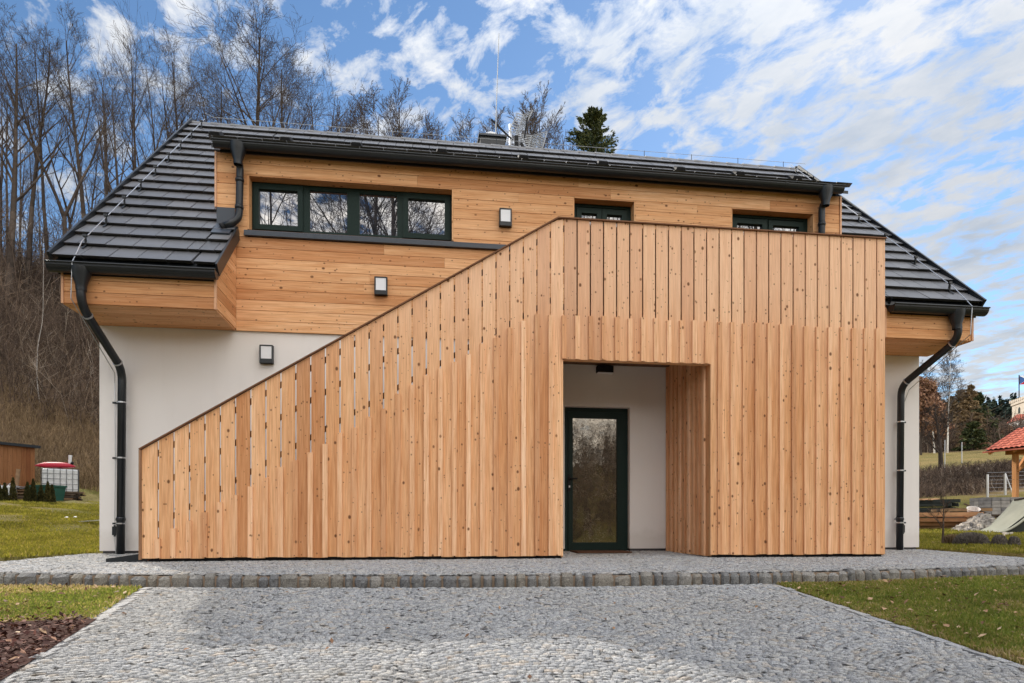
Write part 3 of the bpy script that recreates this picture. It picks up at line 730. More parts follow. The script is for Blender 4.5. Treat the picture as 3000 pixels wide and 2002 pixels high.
for y in np.linspace(3.55,-.72,7):
    h=MB(); z=roofz(y); X=7.90+.02*(y-.5); h.bar((X,y,z+.02),(X,y-.03,z+.165),.018,.03,up=(0,1,0)); h.box(X-.025,X+.025,y-.045,y-.015,z+.145,z+.175); h.bar((X,y-.10,z-.03),(X,y+.08,z+.13),.02,.008)
    h.build('wire_holder',M['anthracite'],o)
for z in (2.0,1.22,.38):
    h=MB(); h.box(7.58,7.665,-.10,-.03,z-.012,z+.012); h.build('wire_bracket',M['anthracite'],o)
rw=MB(); rw.tube([(-4.31,3.72,RZ_+.13)]+[(x_,RY,RZ_+.15) for x_ in np.linspace(-4.2,8.4,12)],.004,6)
o=part(rw,'ridge_wire',M['rodgrey'])
for X in np.arange(-3.9,8.3,1.07):
    h=MB(); h.tube([(X,RY,RZ_-.02),(X,RY,RZ_+.16)],.007,6); h.build('wire_holder',M['anthracite'],o)
# ---- chimney
ch=MB(); ch.box(1.13,1.66,4.15,4.7,7.4,8.66); chim=part(ch,'chimney',M['anthracite'])
c2=MB(); c2.box(1.09,1.70,4.11,4.74,8.66,8.70); c2.build('cap',M['sill'],chim)
c3=MB(); c3.lathe([(.001,8.84),(.15,8.84),(.16,8.82),(.14,8.70),(.001,8.70)],1.385,4.42,18); c3.build('flue_cowl',M['alu'],chim)
# ---- front door
d=MB(); y=.10
for q in ((DX0,DX1,2.08,DZ),(DX0,DX0+.07,-.07,2.08),(DX1-.07,DX1,-.07,2.08)): d.box(q[0],q[1],y,y+.08,q[2],q[3])
L0,L1=DX0+.075,DX1-.075
for q in ((L0,L1,1.985,2.075),(L0,L1,-.045,.075),(L0,2.215,.075,1.985),(2.915,L1,.075,1.985)): d.box(q[0],q[1],y-.015,y+.06,q[2],q[3])
door=part(d,'door',M['frame'])
q=MB(); q.box(2.215,2.915,y+.012,y+.03,.075,1.985); q.build('glass_panel',M['refl_pane'],door)
q=MB(); q.box(2.14,2.18,y-.025,y-.015,.86,1.12); q.build('handle_plate',M['black'],door); q=MB(); q.tube([(2.16,y-.02,1.05),(2.16,y-.07,1.05),(2.27,y-.072,1.05)],.011,8); q.build('door_handle',M['black'],door)
q=MB(); q.box(2.15,2.17,y-.03,y-.025,.915,.945); q.build('lock_cylinder',M['steel'],door)
q=MB(); q.box(DX0,DX1,.02,y+.08,-.095,-.07); q.box(DX0-.01,DX1+.03,-.015,.02,-.09,-.065); q.build('threshold',M['steel'],door)

# ------------------------------------------------------------------ THE STAIR SCREEN
YS=-1.53; SX0,SX1,KX_,ZTOP=-3.305,6.178,1.65,4.225
P0,NP=-3.125,54; PI=.1732
hand=lambda x: np.minimum(1.215+(x-SX0)*(ZTOP-1.215)/(KX_-SX0),ZTOP)
stair=empty('entrance_staircase',(0,0,0),0,'larch-boarded outside staircase and balcony with porch opening in front of house','staircase')
edges=[SX0]+[P0+i*PI for i in range(NP)]+[SX1]
edges=[e for e in edges if e<SX1-.02]+[SX1]
OX0,OX1,OZ=1.715,3.685,2.447
rs=random.Random(17)
bl,bu=MB(),MB()
hg=.009
for a,b in zip(edges,edges[1:]):
    t=rs.random(); o_=(rs.uniform(0,9),rs.uniform(0,40)); a2=a+hg; b2=b-hg
    if a<SX0+.01: a2=SX0
    if b>SX1-.01: b2=SX1
    zb_=-.052+rs.uniform(-.008,.006)
    if a2<OX1-.02 and b2>OX0+.02: zb_=OZ
    ztA,ztB=float(hand(a2)),float(hand(b2))
    y0=YS-.022+rs.uniform(-.002,.002)
    # boards crossing the opening's edge are notched by splitting
    def put(mb,xa,xb,z0):
        mb.hexa([(xa,y0,z0),(xb,y0,z0),(xb,YS,z0),(xa,YS,z0),(xa,y0,float(hand(xa))),(xb,y0,float(hand(xb))),(xb,YS,float(hand(xb))),(xa,YS,float(hand(xa)))],t,2,o_)
    if zb_==OZ and a2<OX0-.02: put(bl,a2,OX0,-.052); put(bl,OX0,b2,OZ)
    elif zb_==OZ and b2>OX1+.02: put(bl,a2,OX1,OZ); put(bl,OX1,b2,-.052)
    else: put(bl,a2,b2,zb_)
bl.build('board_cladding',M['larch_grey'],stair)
bt=MB()
for i in range(NP):
    xc=P0+i*PI
    if xc>SX1-.05: continue
    zt_=min(float(hand(xc))-1.15+rs.uniform(-.02,.02)+(.10 if xc>-.5 and xc<KX_ else 0),3.0-.0*rs.random()+rs.uniform(-.012,.012))
    if xc>KX_-.05: zt_=3.0+rs.uniform(-.012,.012)
    z0=-.048+rs.uniform(-.008,.006)
    w2=.029+rs.uniform(-.002,.002)
    if OX0-.03<xc<OX1+.02: z0=OZ+.002
    y1=YS-.0245
    bt.box(xc-w2,xc+w2,y1-.025,y1,z0,zt_,rs.random(),2,(rs.uniform(0,9),rs.uniform(0,40)))
bt.build('batten_cladding',M['larch_pale'],stair)
# extra narrow strips beside the solid lower part give it its close rhythm
bs_=MB()
for i in range(NP):
    xc=P0+(i+.5)*PI+rs.uniform(-.012,.012)
# capping
cp=MB(); cp.bar((SX0-.02,YS-.022,float(hand(SX0))+.006),(KX_+.0,YS-.018,ZTOP+.010),.07,.014,ax=0); cp.box(KX_-.003,SX1+.008,YS-.053,YS+.017,ZTOP+.002,ZTOP+.016,.3,0)
cp.box(SX0-.024,SX0-.002,YS-.05,YS+.01,-.07,float(hand(SX0)),.5,2)
cp.build('capping_rail',M['cap'],stair)
# horizontal / raking rails behind the boards
slp=(ZTOP-1.215)/(KX_-SX0)
for dz in (-.13,-.52,-.97,-1.30):
    k=MB(); k.bar((SX0+.03,YS+.03,float(hand(SX0+.03))+dz+(.0)),(KX_,YS+.03,ZTOP+dz),.05,.055,ax=0); 
    k.build('rail',M['raildark'],stair)
for dz in (-.10,-.62,-1.10,-1.25):
    k=MB(); k.box(KX_+.03,SX1-.02,YS+.005,YS+.055,ZTOP+dz-.03,ZTOP+dz+.03,.2,0); k.build('rail',M['raildark'],stair)
# dark backing panel of the balcony balustrade
k=MB(); k.box(KX_+.12,SX1-.02,YS+.058,YS+.07,3.02,ZTOP-.02); k.build('balustrade_backing',M['raildark'],stair)
# stringers, treads, balcony deck
for yy in (YS+.09,-.10):
    st=MB(); st.bar((SX0+.05,yy,-.02),(KX_-.05,yy,2.82),.05,.26); st.build('stringer',M['interior'],stair)
for i in range(17):
    k=MB(); u=(i+.6)/17.2; x=SX0+.05+u*(KX_-SX0-.1); z=.05+u*2.92; k.box(x-.13,x+.16,YS+.12,-.13,z-.02,z+.02,.3,1); k.build('tread',M['raildark'],stair)
k=MB(); k.box(KX_-.0,SX1-.03,YS+.075,-.045,2.86,2.98,.3,0); k.build('balcony_deck',M['raildark'],stair)
# porch: ceiling, cheeks, lintel edge
k=MB(); k.box(OX0-.1,OX1+.1,YS+.06,-.005,2.78,2.82,.5,1); k.build('porch_ceiling',M['raildark'],stair)
k=MB(); k.box(OX0,OX1,YS+.003,YS+.09,OZ+.0,OZ+.10,.5,0); k.build('lintel',M['larch'],stair)
for X,sg in ((OX1,1),(OX0,-1)):
    k=MB(); y=YS+.004; i=0; kb=MB()
    while y<-.02:
        y1=min(y+.155,-.008); k.box(min(X,X+sg*.022),max(X,X+sg*.022),y,y1-.01,-.07,2.775,rs.random(),2,(rs.uniform(0,9),rs.uniform(0,40)))
        yy=y1-.005
        if y1<-.05: kb.box(min(X-sg*.0025,X-sg*.030),max(X-sg*.0025,X-sg*.030),yy-.029,yy+.029,-.068,2.77,rs.random(),2,(rs.uniform(0,9),rs.uniform(0,40)))
        y+=.165
    k.build('porch_cheek',M['larch'],stair); kb.build('porch_cheek_batten',M['larch_pale'],stair)
    c=MB(); c.box(min(X+sg*.024,X+sg*.08),max(X+sg*.024,X+sg*.08),YS+.06,-.01,-.05,2.78); c.build('cheek_frame',M['raildark'],stair)
# right-hand return
k=MB(); y=YS+.004
while y<-.06:
    y1=min(y+.165,-.05); k.box(SX1-.022,SX1,y,y1-.012,-.07,ZTOP,rs.random(),2,(rs.uniform(0,9),rs.uniform(0,40))); y+=.1732
k.build('return_cladding',M['larch'],stair)
# black bars added as the contact shadow in the gap under the boards
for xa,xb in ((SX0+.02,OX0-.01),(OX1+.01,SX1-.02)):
    k=MB(); k.box(xa,xb,YS+.02,YS+.07,-.16,-.03); k.build('gap_shadow_bar',M['black'],stair)
k=MB(); k.hexa([(SX0-.40,YS-.0,-.10),(SX0+.05,YS-.0,-.10),(SX0+.05,-.35,-.06),(SX0-.40,-.35,-.06),(SX0-.40,YS-.0,-.055),(SX0+.05,YS-.0,.01),(SX0+.05,-.35,.02),(SX0-.40,-.35,-.03)]); k.build('bottom_step',M['anthracite'],stair)
# doormat
mt=MB(); mt.box(2.13,2.93,-.60,-.10,-.060,-.040); tag(mt.build('doormat',M['mat']),'flat brown doormat lying on the paving in front of the glazed door','doormat')

# ------------------------------------------------------------------ lamps
def wall_lamp(x,y,z,label):
    e=empty('wall_lamp',(x,y,z),0,label,'wall lamp','square wall lamps along the stair')
    b=MB(); W,H,Dp=.092,.128,.075
    b.box(-W,W,-.012,.0,-H,H); b.box(-W,-W+.018,-Dp,-.012,-H,H); b.box(W-.018,W,-Dp,-.012,-H,H); b.box(-W+.018,W-.018,-Dp,-.012,H-.014,H); b.box(-W+.018,W-.018,-Dp,-.012,-H,-H+.062)
    b.build('housing',M['anthracite'],e,bevel=.003)
    q=MB(); q.box(-W+.02,W-.02,-Dp+.008,-.014,-H+.064,H-.016); q.build('diffuser',M['lampglass'],e)
    q=MB(); q.lathe([(.001,-.004),(.012,-.003),(.014,0)],0,0,12); s_=q.build('motion_sensor',M['black'],e); s_.rotation_euler=(R(90),0,0); s_.location=(0,-Dp-.001,-H+.03)
    return e
wall_lamp(-2.26,0,2.765,'dark framed square lamp on the white rendered wall, lowest of the three')
wall_lamp(-.66,-.034,3.80,'dark framed square lamp on the boards below the long window sill')
wall_lamp(1.157,-.034,4.905,'dark framed square lamp on the boards right of the long window, topmost')
e=empty('porch_lamp',(2.68,0,2.705),0,'black box lamp on the wall above the glazed entrance door','porch lamp')
b=MB(); b.box(-.125,.125,-.10,0,-.05,.05); b.build('housing',M['black'],e,bevel=.004)
b=MB(); b.box(-.115,.115,-.095,-.01,-.058,-.051); b.build('diffuser',M['lampglass'],e)

# ------------------------------------------------------------------ roof-top things
e=empty('lightning_rod',(1.46,4.2,8.45),0,'tall thin white lightning rod standing beside the chimney','lightning rod')
b=MB(); b.tube([(0,0,0),(.02,0,.9),(.075,0,2.47)],[.012,.010,.008],8); b.build('rod',M['rodgrey'],e)
b=MB(); b.tube([(0,0,-.35),(0,0,.2)],.024,8); b.box(-.05,.05,-.04,.4,-.03,.03); b.build('bracket',M['steel'],e)
e=empty('tv_mast',(1.80,4.35,8.2),0,'steel aerial mast with two lattice reflector aerials behind the ridge','aerial')
b=MB(); b.tube([(0,0,-.3),(0,0,.88)],.026,8); b.bar((-.45,0,.55),(-.02,0,.02),.03,.03); b.build('mast',M['alu'],e)
def panel(cx,cz,tx,nrows,w,h,tilt):
    b=MB()
    for i in range(nrows):
        z=cz+(i/(nrows-1)-.5)*h; sx=tilt*(i/(nrows-1)-.5)
        b.tube([(cx+sx-w/2,-.08,z-.04),(cx+sx,.03,z),(cx+sx+w/2,-.08,z+.06)],.009,5)
    for s in (-.5,0,.5):
        b.tube([(cx+s*w-tilt/2,(-.08 if s else .03),cz-h/2+(s*.1)),(cx+s*w+tilt/2,(-.08 if s else .03),cz+h/2+(s*.1))],.010,5)
    return b
panel(.22,.92,.1,8,.34,.40,.18).build('reflector',M['rodgrey'],e)
panel(.42,.50,.1,10,.66,.36,.1).build('reflector',M['rodgrey'],e)
b=MB(); b.bar((-.42,-.05,.92),(.02,-.02,.55),.03,.03); b.bar((.30,-.1,.55),(.36,-.12,.98),.02,.03); b.bar((.22,-.12,.42),(.42,-.12,.02),.04,.05); b.box(.08,.16,-.12,-.04,.30,.58); b.build('boom',M['black'],e)

# ------------------------------------------------------------------ trees
def tubes(p0,p1,r0,r1,n):
    p0=np.asarray(p0);p1=np.asarray(p1);d=p1-p0;L=np.linalg.norm(d,axis=1,keepdims=True);d=d/np.maximum(L,1e-6)
    ref=np.where(np.abs(d[:,:1])<.8,np.array([[1.,0,0]]),np.array([[0,1.,0]]))
    x=np.cross(d,ref); x/=np.linalg.norm(x,axis=1,keepdims=True); y=np.cross(d,x)
    a=np.arange(n)*2*np.pi/n
    ring=x[:,None,:]*np.cos(a)[None,:,None]+y[:,None,:]*np.sin(a)[None,:,None]
    A=p0[:,None,:]+ring*np.asarray(r0)[:,None,None]; B=p1[:,None,:]+ring*np.asarray(r1)[:,None,None]
    m=len(p0); V=np.concatenate([A,B],1).reshape(-1,3)
    b=np.arange(m)*2*n; Fq=[]
    for k in range(n):
        k2=(k+1)%n; Fq.append(np.stack([b+k,b+k2,b+n+k2,b+n+k],-1))
    return V,np.concatenate(Fq),np.tile(np.arange(m),n)
def grow(seed,H,r0,clear=.4,spread=.55,n1=16,n2=7,n3=6,n4=3,upw=.5,fork=0,wig=.075,twig_r=.011,len1=.42,droop=0):
    rr=random.Random(seed); segs=[[],[],[],[],[]]
    def rand_perp(d):
        v=Vector((rr.gauss(0,1),rr.gauss(0,1),rr.gauss(0,1))); v-=d*v.dot(d); 
        return v.normalized() if v.length>1e-4 else Vector((1,0,0))
    def branch(p,d,L,r,lev,nch):
        ns={0:10,1:7,2:5,3:3,4:2}[lev]; step=L/ns; pts=[p.copy()]; dirs=[d.copy()]; rad=[r]
        for i in range(ns):
            up=upw*(.10 if lev else .05)
            if droop and lev>=3: up=-droop
            d=(d+rand_perp(d)*wig*rr.uniform(.3,1.3)*(.35 if lev==0 else 1.0 if lev<3 else .8)+Vector((0,0,1))*up*(1.0 if 0<lev<3 else .5)).normalized()
            p=p+d*step; pts.append(p.copy()); dirs.append(d.copy()); rad.append(max(r*(1-(i+1)/ns*(.86 if lev<4 else .6)),twig_r*(.8 if lev>2 else 1)))
        for i in range(ns): segs[lev].append((pts[i],pts[i+1],rad[i],rad[i+1]))
        if lev>=4: return
        cnt=nch[lev]
        if cnt<=0: return
        for k in range(cnt):
            if lev==0: f=clear+(1-clear)*((k+rr.random()*.8)/cnt)**.85
            else: f=.22+.78*(k+rr.random())/cnt
            f=min(f,.995); q=f*ns; i=int(q); t=q-i; pos=pts[i].lerp(pts[i+1],t); dd=dirs[i]; rb=rad[i]*(1-t)+rad[i+1]*t
            ang=rr.uniform(.6,1.25)*spread*(1.25 if lev else 1.0)
            nd=(dd*math.cos(ang)+rand_perp(dd)*math.sin(ang))
            if nd.z<-.1 and not droop: nd.z*=.3
            nd.normalize()
            if lev==0: Lc=H*len1*(1.12-f)*rr.uniform(.75,1.2)+H*.06
            else: Lc=L*rr.uniform(.36,.62)*(1.15-.5*f)
            branch(pos,nd,Lc,max(rb*rr.uniform(.42,.66),twig_r),lev+1,nch)
    if fork:
        base=Vector((0,0,0)); hf=H*clear
        p=base; ns=6; d=Vector((0,0,1)); prev=p
        for i in range(ns):
            d=(d+rand_perp(d)*.03).normalized(); nx_=prev+d*hf/ns; segs[0].append((prev.copy(),nx_.copy(),r0*(1-.35*i/ns),r0*(1-.35*(i+1)/ns))); prev=nx_
        for k in range(fork):
            a=k*2*math.pi/fork+rr.uniform(-.5,.5); nd=Vector((math.cos(a)*.38,math.sin(a)*.38,1)).normalized()
            sub=[]
            branch(prev,nd,(H-hf)*rr.uniform(.85,1.05),r0*.55,1,(0,n1,n2,n3 if n3<5 else 4,0))
    else:
        branch(Vector((0,0,0)),Vector((rr.gauss(0,.03),rr.gauss(0,.03),1)).normalized(),H,r0,0,(n1,n2,n3,n4,0))
    return segs
def seg_mesh(segl,n,tlo=0,thi=1,seed=0):
    p0=np.array([tuple(s[0]) for s in segl]);p1=np.array([tuple(s[1]) for s in segl]);r0=np.array([s[2] for s in segl]);r1=np.array([s[3] for s in segl])
    V,Fq,si=tubes(p0,p1,r0,r1,n); t=np.random.default_rng(seed).uniform(tlo,thi,len(segl))[si]
    return V,Fq,t
def tree_proto(name,segs,mt,mc,split=1):
    e=bpy.data.objects.new(name,None); 
    tr=[s for l in segs[:split] for s in l]
    cr=[s for l in segs[split:] for s in l]
    V,Fq,t=seg_mesh(tr,7,.2,.8,1); a=raw('trunk',V,Fq,mt,t,smooth=True)
    big=[s for s in cr if s[2]>.05]; sm=[s for s in cr if s[2]<=.05]
    Vs,Fs,Ts=[],[],[]; b0=0
    for lst,n in ((big,5),(sm,3)):
        if lst:
            V,Fq,t=seg_mesh(lst,n,0,1,2); Vs.append(V);Fs.append(Fq+b0);Ts.append(t);b0+=len(V)
    b=raw('crown',np.concatenate(Vs),np.concatenate(Fs),mc,np.concatenate(Ts))
    return a.data,b.data,a,b
PROT=[]
def make_proto(seed,H,**k):
    segs=grow(seed,H,**k); a,b,oa,ob=tree_proto('p',segs,M['bark'],M['bark'])
    for o in (oa,ob): bpy.data.objects.remove(o)
    allp=[s[1].z for l in segs for s in l]
    PROT.append((a,b,max(allp)))
TW_=.0085
make_proto(1,24,r0=.27,clear=.48,spread=.55,n1=18,n2=6,n3=5,n4=3,upw=.75,len1=.34,twig_r=TW_)         # 0 tall slender
make_proto(2,25,r0=.32,clear=.42,spread=.60,n1=20,n2=7,n3=5,n4=3,upw=.6,len1=.40,twig_r=TW_)          # 1 broad
make_proto(3,25,r0=.34,clear=.30,spread=.5,n1=8,n2=6,n3=4,n4=0,fork=4,upw=.6,twig_r=TW_)               # 2 vase
make_proto(4,22,r0=.20,clear=.55,spread=.5,n1=13,n2=5,n3=4,n4=2,upw=.9,len1=.30,twig_r=TW_)           # 3 thin
make_proto(5,26,r0=.34,clear=.24,spread=.66,n1=28,n2=9,n3=6,n4=3,upw=.5,len1=.46,twig_r=TW_,wig=.085) # 4 wide spreading
make_proto(6,24,r0=.26,clear=.42,spread=.5,n1=8,n2=6,n3=4,n4=0,fork=2,upw=.7,twig_r=TW_)               # 5 forked
make_proto(11,22,r0=.24,clear=.35,spread=.62,n1=20,n2=8,n3=5,n4=2,upw=.6,len1=.42,twig_r=.017)    # 6 far rounded
make_proto(12,24,r0=.22,clear=.35,spread=.5,n1=20,n2=7,n3=5,n4=2,upw=.8,len1=.32,twig_r=.017)     # 7 far upright
def bare_tree(i,x,y,H,rz,label,group=None,name='bare_tree',zoff=-.3,mat=None,sxy=1.0):
    a,b,h=PROT[i]; z=float(ground(x,y))+zoff; s=H/h
    e=empty(name,(x,y,z),rz,label,'tree',group); e.scale=(s*sxy,s*sxy,s)
    for n,me in (('trunk',a),('crown',b)):
        o=bpy.data.objects.new(n,me); col.objects.link(o); o.parent=e
        if mat:
            o.material_slots[0].link='OBJECT'; o.material_slots[0].material=mat
    return e
def tree_at(i,px,d,top,rz,label,group=None,**k):
    x,y=site(px,d); H=bearing_h(top,d)-(float(ground(x,y))-.3)
    return bare_tree(i,x,y,H,rz,label,group,**k)
WG='bare trees of the wood behind the house'
tree_at(1,12,47,22,.3,'thick bare tree trunk at the far left edge of the wood',WG,sxy=1.15)
tree_at(0,80,50,26,1.1,'tall bare tree second from the left edge of the wood, straight trunk',WG)
tree_at(3,146,52,85,2.0,'thin bare tree between the straight tall trunk and the forked tree',WG)
tree_at(5,190,49,62,.2,'bare tree whose slender trunk forks in a Y above the left roof slope',WG)
tree_at(2,360,54,52,.9,'bare tree with many upright limbs fanning out above the left roof slope',WG)
tree_at(3,322,57,180,.4,'short bare tree just left of the fan-shaped tree over the roof slope',WG)
tree_at(3,412,58,120,2.4,'thin bare tree just right of the fan-shaped tree over the roof slope',WG)
tree_at(5,508,60,130,1.7,'leaning bare tree behind the upper end of the roof verge',WG)
tree_at(0,545,61,82,2.9,'slim bare tree rising straight behind the left ridge end',WG)
tree_at(4,762,57,26,.5,'biggest spreading bare tree above the ridge, broad symmetrical crown',WG,sxy=1.15)
tree_at(1,640,66,150,1.9,'smaller bare tree in front of the left half of the broadest crown',WG,sxy=.8)
tree_at(5,895,62,135,2.6,'bare tree with few curved limbs right of the broadest crown',WG)
tree_at(3,948,66,200,1.2,'slight bare tree above the ridge near the tile ends, low and sparse',WG)
FG='smaller bare trees in the distance above the ridge'
for (i,px,d,top,rz,sx_,far,lab) in (
 (7,1005,78,290,.1,.9,0,'low bare tree farthest left of the small distant group above the ridge'),
 (6,1058,80,285,2.1,.8,0,'small bare tree between the farthest left one and the roundest crown above the ridge'),
 (6,1112,80,250,1.4,1.0,0,'bare tree with the roundest crown among the small ones above the ridge'),
 (7,1178,82,240,2.2,1.0,0,'distant upright bare tree at the right end of the first small clump above ridge'),
 (6,1232,84,318,4.0,.8,0,'lowest bare tree ending the first small clump, right of the upright one'),
 (6,1305,95,345,.6,.9,1,'faint bare tree left of the chimney, pale twigs'),
 (6,1385,95,330,1.6,.9,1,'faint bare tree directly behind the chimney'),
 (7,1448,96,318,2.6,1.0,1,'faint bare tree behind the lightning rod'),
 (7,1525,96,280,3.6,1.1,1,'faint bare tree behind the lattice aerials'),
 (7,1602,94,255,.9,1.1,1,'tallest slim bare tree between the aerials and the green spruce'),
 (6,1652,96,325,.2,.9,1,'rounded faint bare tree left beside the green spruce')):
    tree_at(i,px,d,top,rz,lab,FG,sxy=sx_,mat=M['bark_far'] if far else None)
tree_at(1,850,64,118,4.2,'bare tree overlapping the right half of the broadest crown',WG,sxy=.9)
tree_at(5,700,66,120,3.1,'bare tree overlapping the left half of the broadest crown, forked',WG)
tree_at(2,458,58,95,5.0,'bushy-topped bare tree between the fan-shaped tree and the leaning tree',WG,sxy=.8)
tree_at(0,255,52,70,4.4,'straight bare tree right of the Y-forked one, branching only near its top',WG)
# crowded background trunks of the wood on the slope
wr_=random.Random(33)
for i in range(20):
    px=wr_.uniform(-330,330) if i<16 else wr_.uniform(330,620); d=wr_.uniform(56,84)
    x,y=site(px,d)
    bare_tree(wr_.choice([0,3,3,5]),x,y,wr_.uniform(17,25),wr_.uniform(0,6),'thin dark bare tree crowded among others deep in the wooded slope','bare trees crowding the wooded slope')
# pale sapling on the slope
def sapling(px0,d,pts_px,label):
    x,y=site(px0,d); z=float(ground(x,y)); e=empty('birch_sapling',(x,y,z-.2),0,label,'tree')
    pts=[]
    for (ppx,ppy) in pts_px:
        xx,yy=site(ppx,d); pts.append((xx-x,yy-y,bearing_h(ppy,d)-z+.2))
    b=MB(); b.tube(bend(pts,1.0,4),[.036*(1-.75*i/(len(bend(pts,1.0,4))-1)) for i in range(len(bend(pts,1.0,4)))],6,.30); b.build('trunk',M['birchbark'],e)
    c=MB(); r_=random.Random(3)
    for k in range(30):
        q=Vector(pts[-1]).lerp(Vector(pts[1]),r_.random()*.7); c.tube([q,q+Vector((r_.uniform(-1,1),r_.uniform(-1,1),r_.uniform(.2,1.2)))],.009,3,.3)
    c.build('crown',M['twig'],e)
sapling(118,38,[(122,1215),(107,1120),(110,1010),(126,940),(128,700)],'thin pale birch sapling with a bent stem on the brown slope')

# ---- undergrowth on the wooded slope
def scrub(name,n,pxr,dr,hmin,hmax,mat,label_kind,seed,twigs=5,rad=.012,lean=.35):
    r=np.random.default_rng(seed); px=r.uniform(*pxr,n); d=np.sqrt(r.uniform(dr[0]**2,dr[1]**2,n))
    a=(px-1500)/F; x=d*(a*C_+S_); y=-CD+d*(-a*S_+C_); z=ground(x,y)-.05
    h=r.uniform(hmin,hmax,n); dirv=np.stack([r.normal(0,lean,n),r.normal(0,lean,n),np.ones(n)],-1); dirv/=np.linalg.norm(dirv,axis=1,keepdims=True)
    base=np.stack([x,y,z],-1); mid=base+dirv*(h*.5)[:,None]; bendv=np.stack([r.normal(0,.25,n),r.normal(0,.25,n),r.uniform(.4,1,n)],-1); bendv/=np.linalg.norm(bendv,axis=1,keepdims=True); top=mid+bendv*(h*.5)[:,None]
    P0=[base,mid];P1=[mid,top];R0=[np.full(n,rad*1.5),np.full(n,rad)];R1=[np.full(n,rad),np.full(n,rad*.6)]
    for k in range(twigs):
        f=r.uniform(.25,.95,n)[:,None]; s=np.where(f<.5,base+(mid-base)*f*2,mid+(top-mid)*(f-.5)*2)
        v=np.stack([r.normal(0,.6,n),r.normal(0,.6,n),r.uniform(.1,1,n)],-1); v/=np.linalg.norm(v,axis=1,keepdims=True)
        P0.append(s);P1.append(s+v*(h*r.uniform(.18,.4,n))[:,None]);R0.append(np.full(n,rad*.7));R1.append(np.full(n,rad*.45))
    V,Fq,si=tubes(np.concatenate(P0),np.concatenate(P1),np.concatenate(R0),np.concatenate(R1),3)
    t=np.tile(r.uniform(0,1,n),2+twigs)[si]
    o=raw(name,V,Fq,mat,t); tag(o,label_kind,'undergrowth',kind='stuff'); return o
scrub('slope_scrub',6500,(-420,480),(36,66),1.0,4.2,M['twig'],'tangled brown leafless scrub covering the wooded slope',5,7,.013)
scrub('slope_saplings',420,(-420,480),(42,68),4.0,10.0,M['twig'],'thin leafless saplings and stems standing dense on the wooded slope',21,9,.022,.10)
scrub('dry_stalks',5000,(-300,330),(28,38),.3,1.1,M['drygrass'],'tawny dry grass and stalks at the foot of the slope',6,2,.011,.3)

# ---- leaf crowns
def leafcloud(r,cent,rad,n,size,flat=1.0,t=(0,1)):
    c=np.asarray(cent)[r.integers(0,len(cent),n)]; d=r.normal(0,1,(n,3)); d/=np.linalg.norm(d,axis=1,keepdims=True)
    p=c+d*(np.asarray(rad)*r.uniform(.2,1,(n,1))**.6)*np.array([1,1,flat])
    u=r.normal(0,1,(n,3));u/=np.linalg.norm(u,axis=1,keepdims=True);v=np.cross(u,r.normal(0,1,(n,3)));v/=np.linalg.norm(v,axis=1,keepdims=True)
    s=size*r.uniform(.6,1.4,(n,1)); V=np.stack([p-u*s,p+v*s*.6,p+u*s,p-v*s*.6],1).reshape(-1,3)
    return V,np.arange(n*4).reshape(-1,4),r.uniform(t[0],t[1],n)
def spruce(x,y,H,W,seed,label,group=None,mat='needle',n=9000,name='spruce_tree',lopside=None,leaf=.17,bare=.08,z=None,ex=.8,per=55,topw=0):
    r=np.random.default_rng(seed); z=float(ground(x,y))-.2 if z is None else z
    e=empty(name,(x,y,z),0,label,'tree',group)
    V,Fq,si=tubes(np.array([[0,0,0]]),np.array([[0,0,H*.98]]),np.array([H*.016]),np.array([.02]),7); raw('trunk',V,Fq,M['bark'],np.full(len(Fq),.3),e)
    P0=[];D=[];Ls=[]
    nb=int(n/per)
    u=(1-(1-bare)*r.uniform(0,1,nb)**topw) if topw else r.uniform(bare,1,nb)**.9; ang=r.uniform(0,2*np.pi,nb)
    L=W*(1-u)**ex*(r.uniform(.62,1.15,nb) if not topw else r.uniform(.35,1.15,nb))+.12
    if lopside is not None: L=L*(1+.5*np.cos(ang-lopside)*(u<.55))
    tilt=np.where(u>.75,.55,-.12+.35*u)
    bd=np.stack([np.cos(ang),np.sin(ang),tilt],-1)
    base=np.stack([np.zeros(nb),np.zeros(nb),u*H],-1)
    per=max(n//nb,1); s=r.uniform(.12,1,(nb,per))**.8
    pos=base[:,None,:]+bd[:,None,:]*(L[:,None]*s)[:,:,None]; pos[:,:,2]+=-.28*(L[:,None]*s)*(s-.6)+.1*s**3*L[:,None]
    pos=pos.reshape(-1,3); wid=(.05+.13*(1-s.reshape(-1)))*np.repeat(L,per)
    pos+=r.normal(0,1,pos.shape)*np.stack([wid*.8,wid*.8,.05+.03*np.repeat(L,per)*.6],-1)
    N=len(pos); q=np.repeat(bd,per,0)+r.normal(0,.45,(N,3)); q[:,2]-=.35; q/=np.linalg.norm(q,axis=1,keepdims=True)
    sd=np.cross(q,r.normal(0,1,(N,3))); sd/=np.linalg.norm(sd,axis=1,keepdims=True); sz=leaf*r.uniform(.6,1.5,(N,1))
    Vv=np.stack([pos-q*sz,pos+sd*sz*.33,pos+q*sz,pos-sd*sz*.33],1).reshape(-1,3)
    raw('crown',Vv,np.arange(N*4).reshape(-1,4),M[mat],r.uniform(0,1,N),e)
    return e
sx,sy=site(1738,40); spruce(sx,sy,bearing_h(322,40)-float(ground(sx,sy)),5.6,47,'dark green spruce showing above the ridge right of the bare trees',None,n=30000,lopside=None,leaf=.10,bare=.3,ex=.62,per=130,topw=2.4)

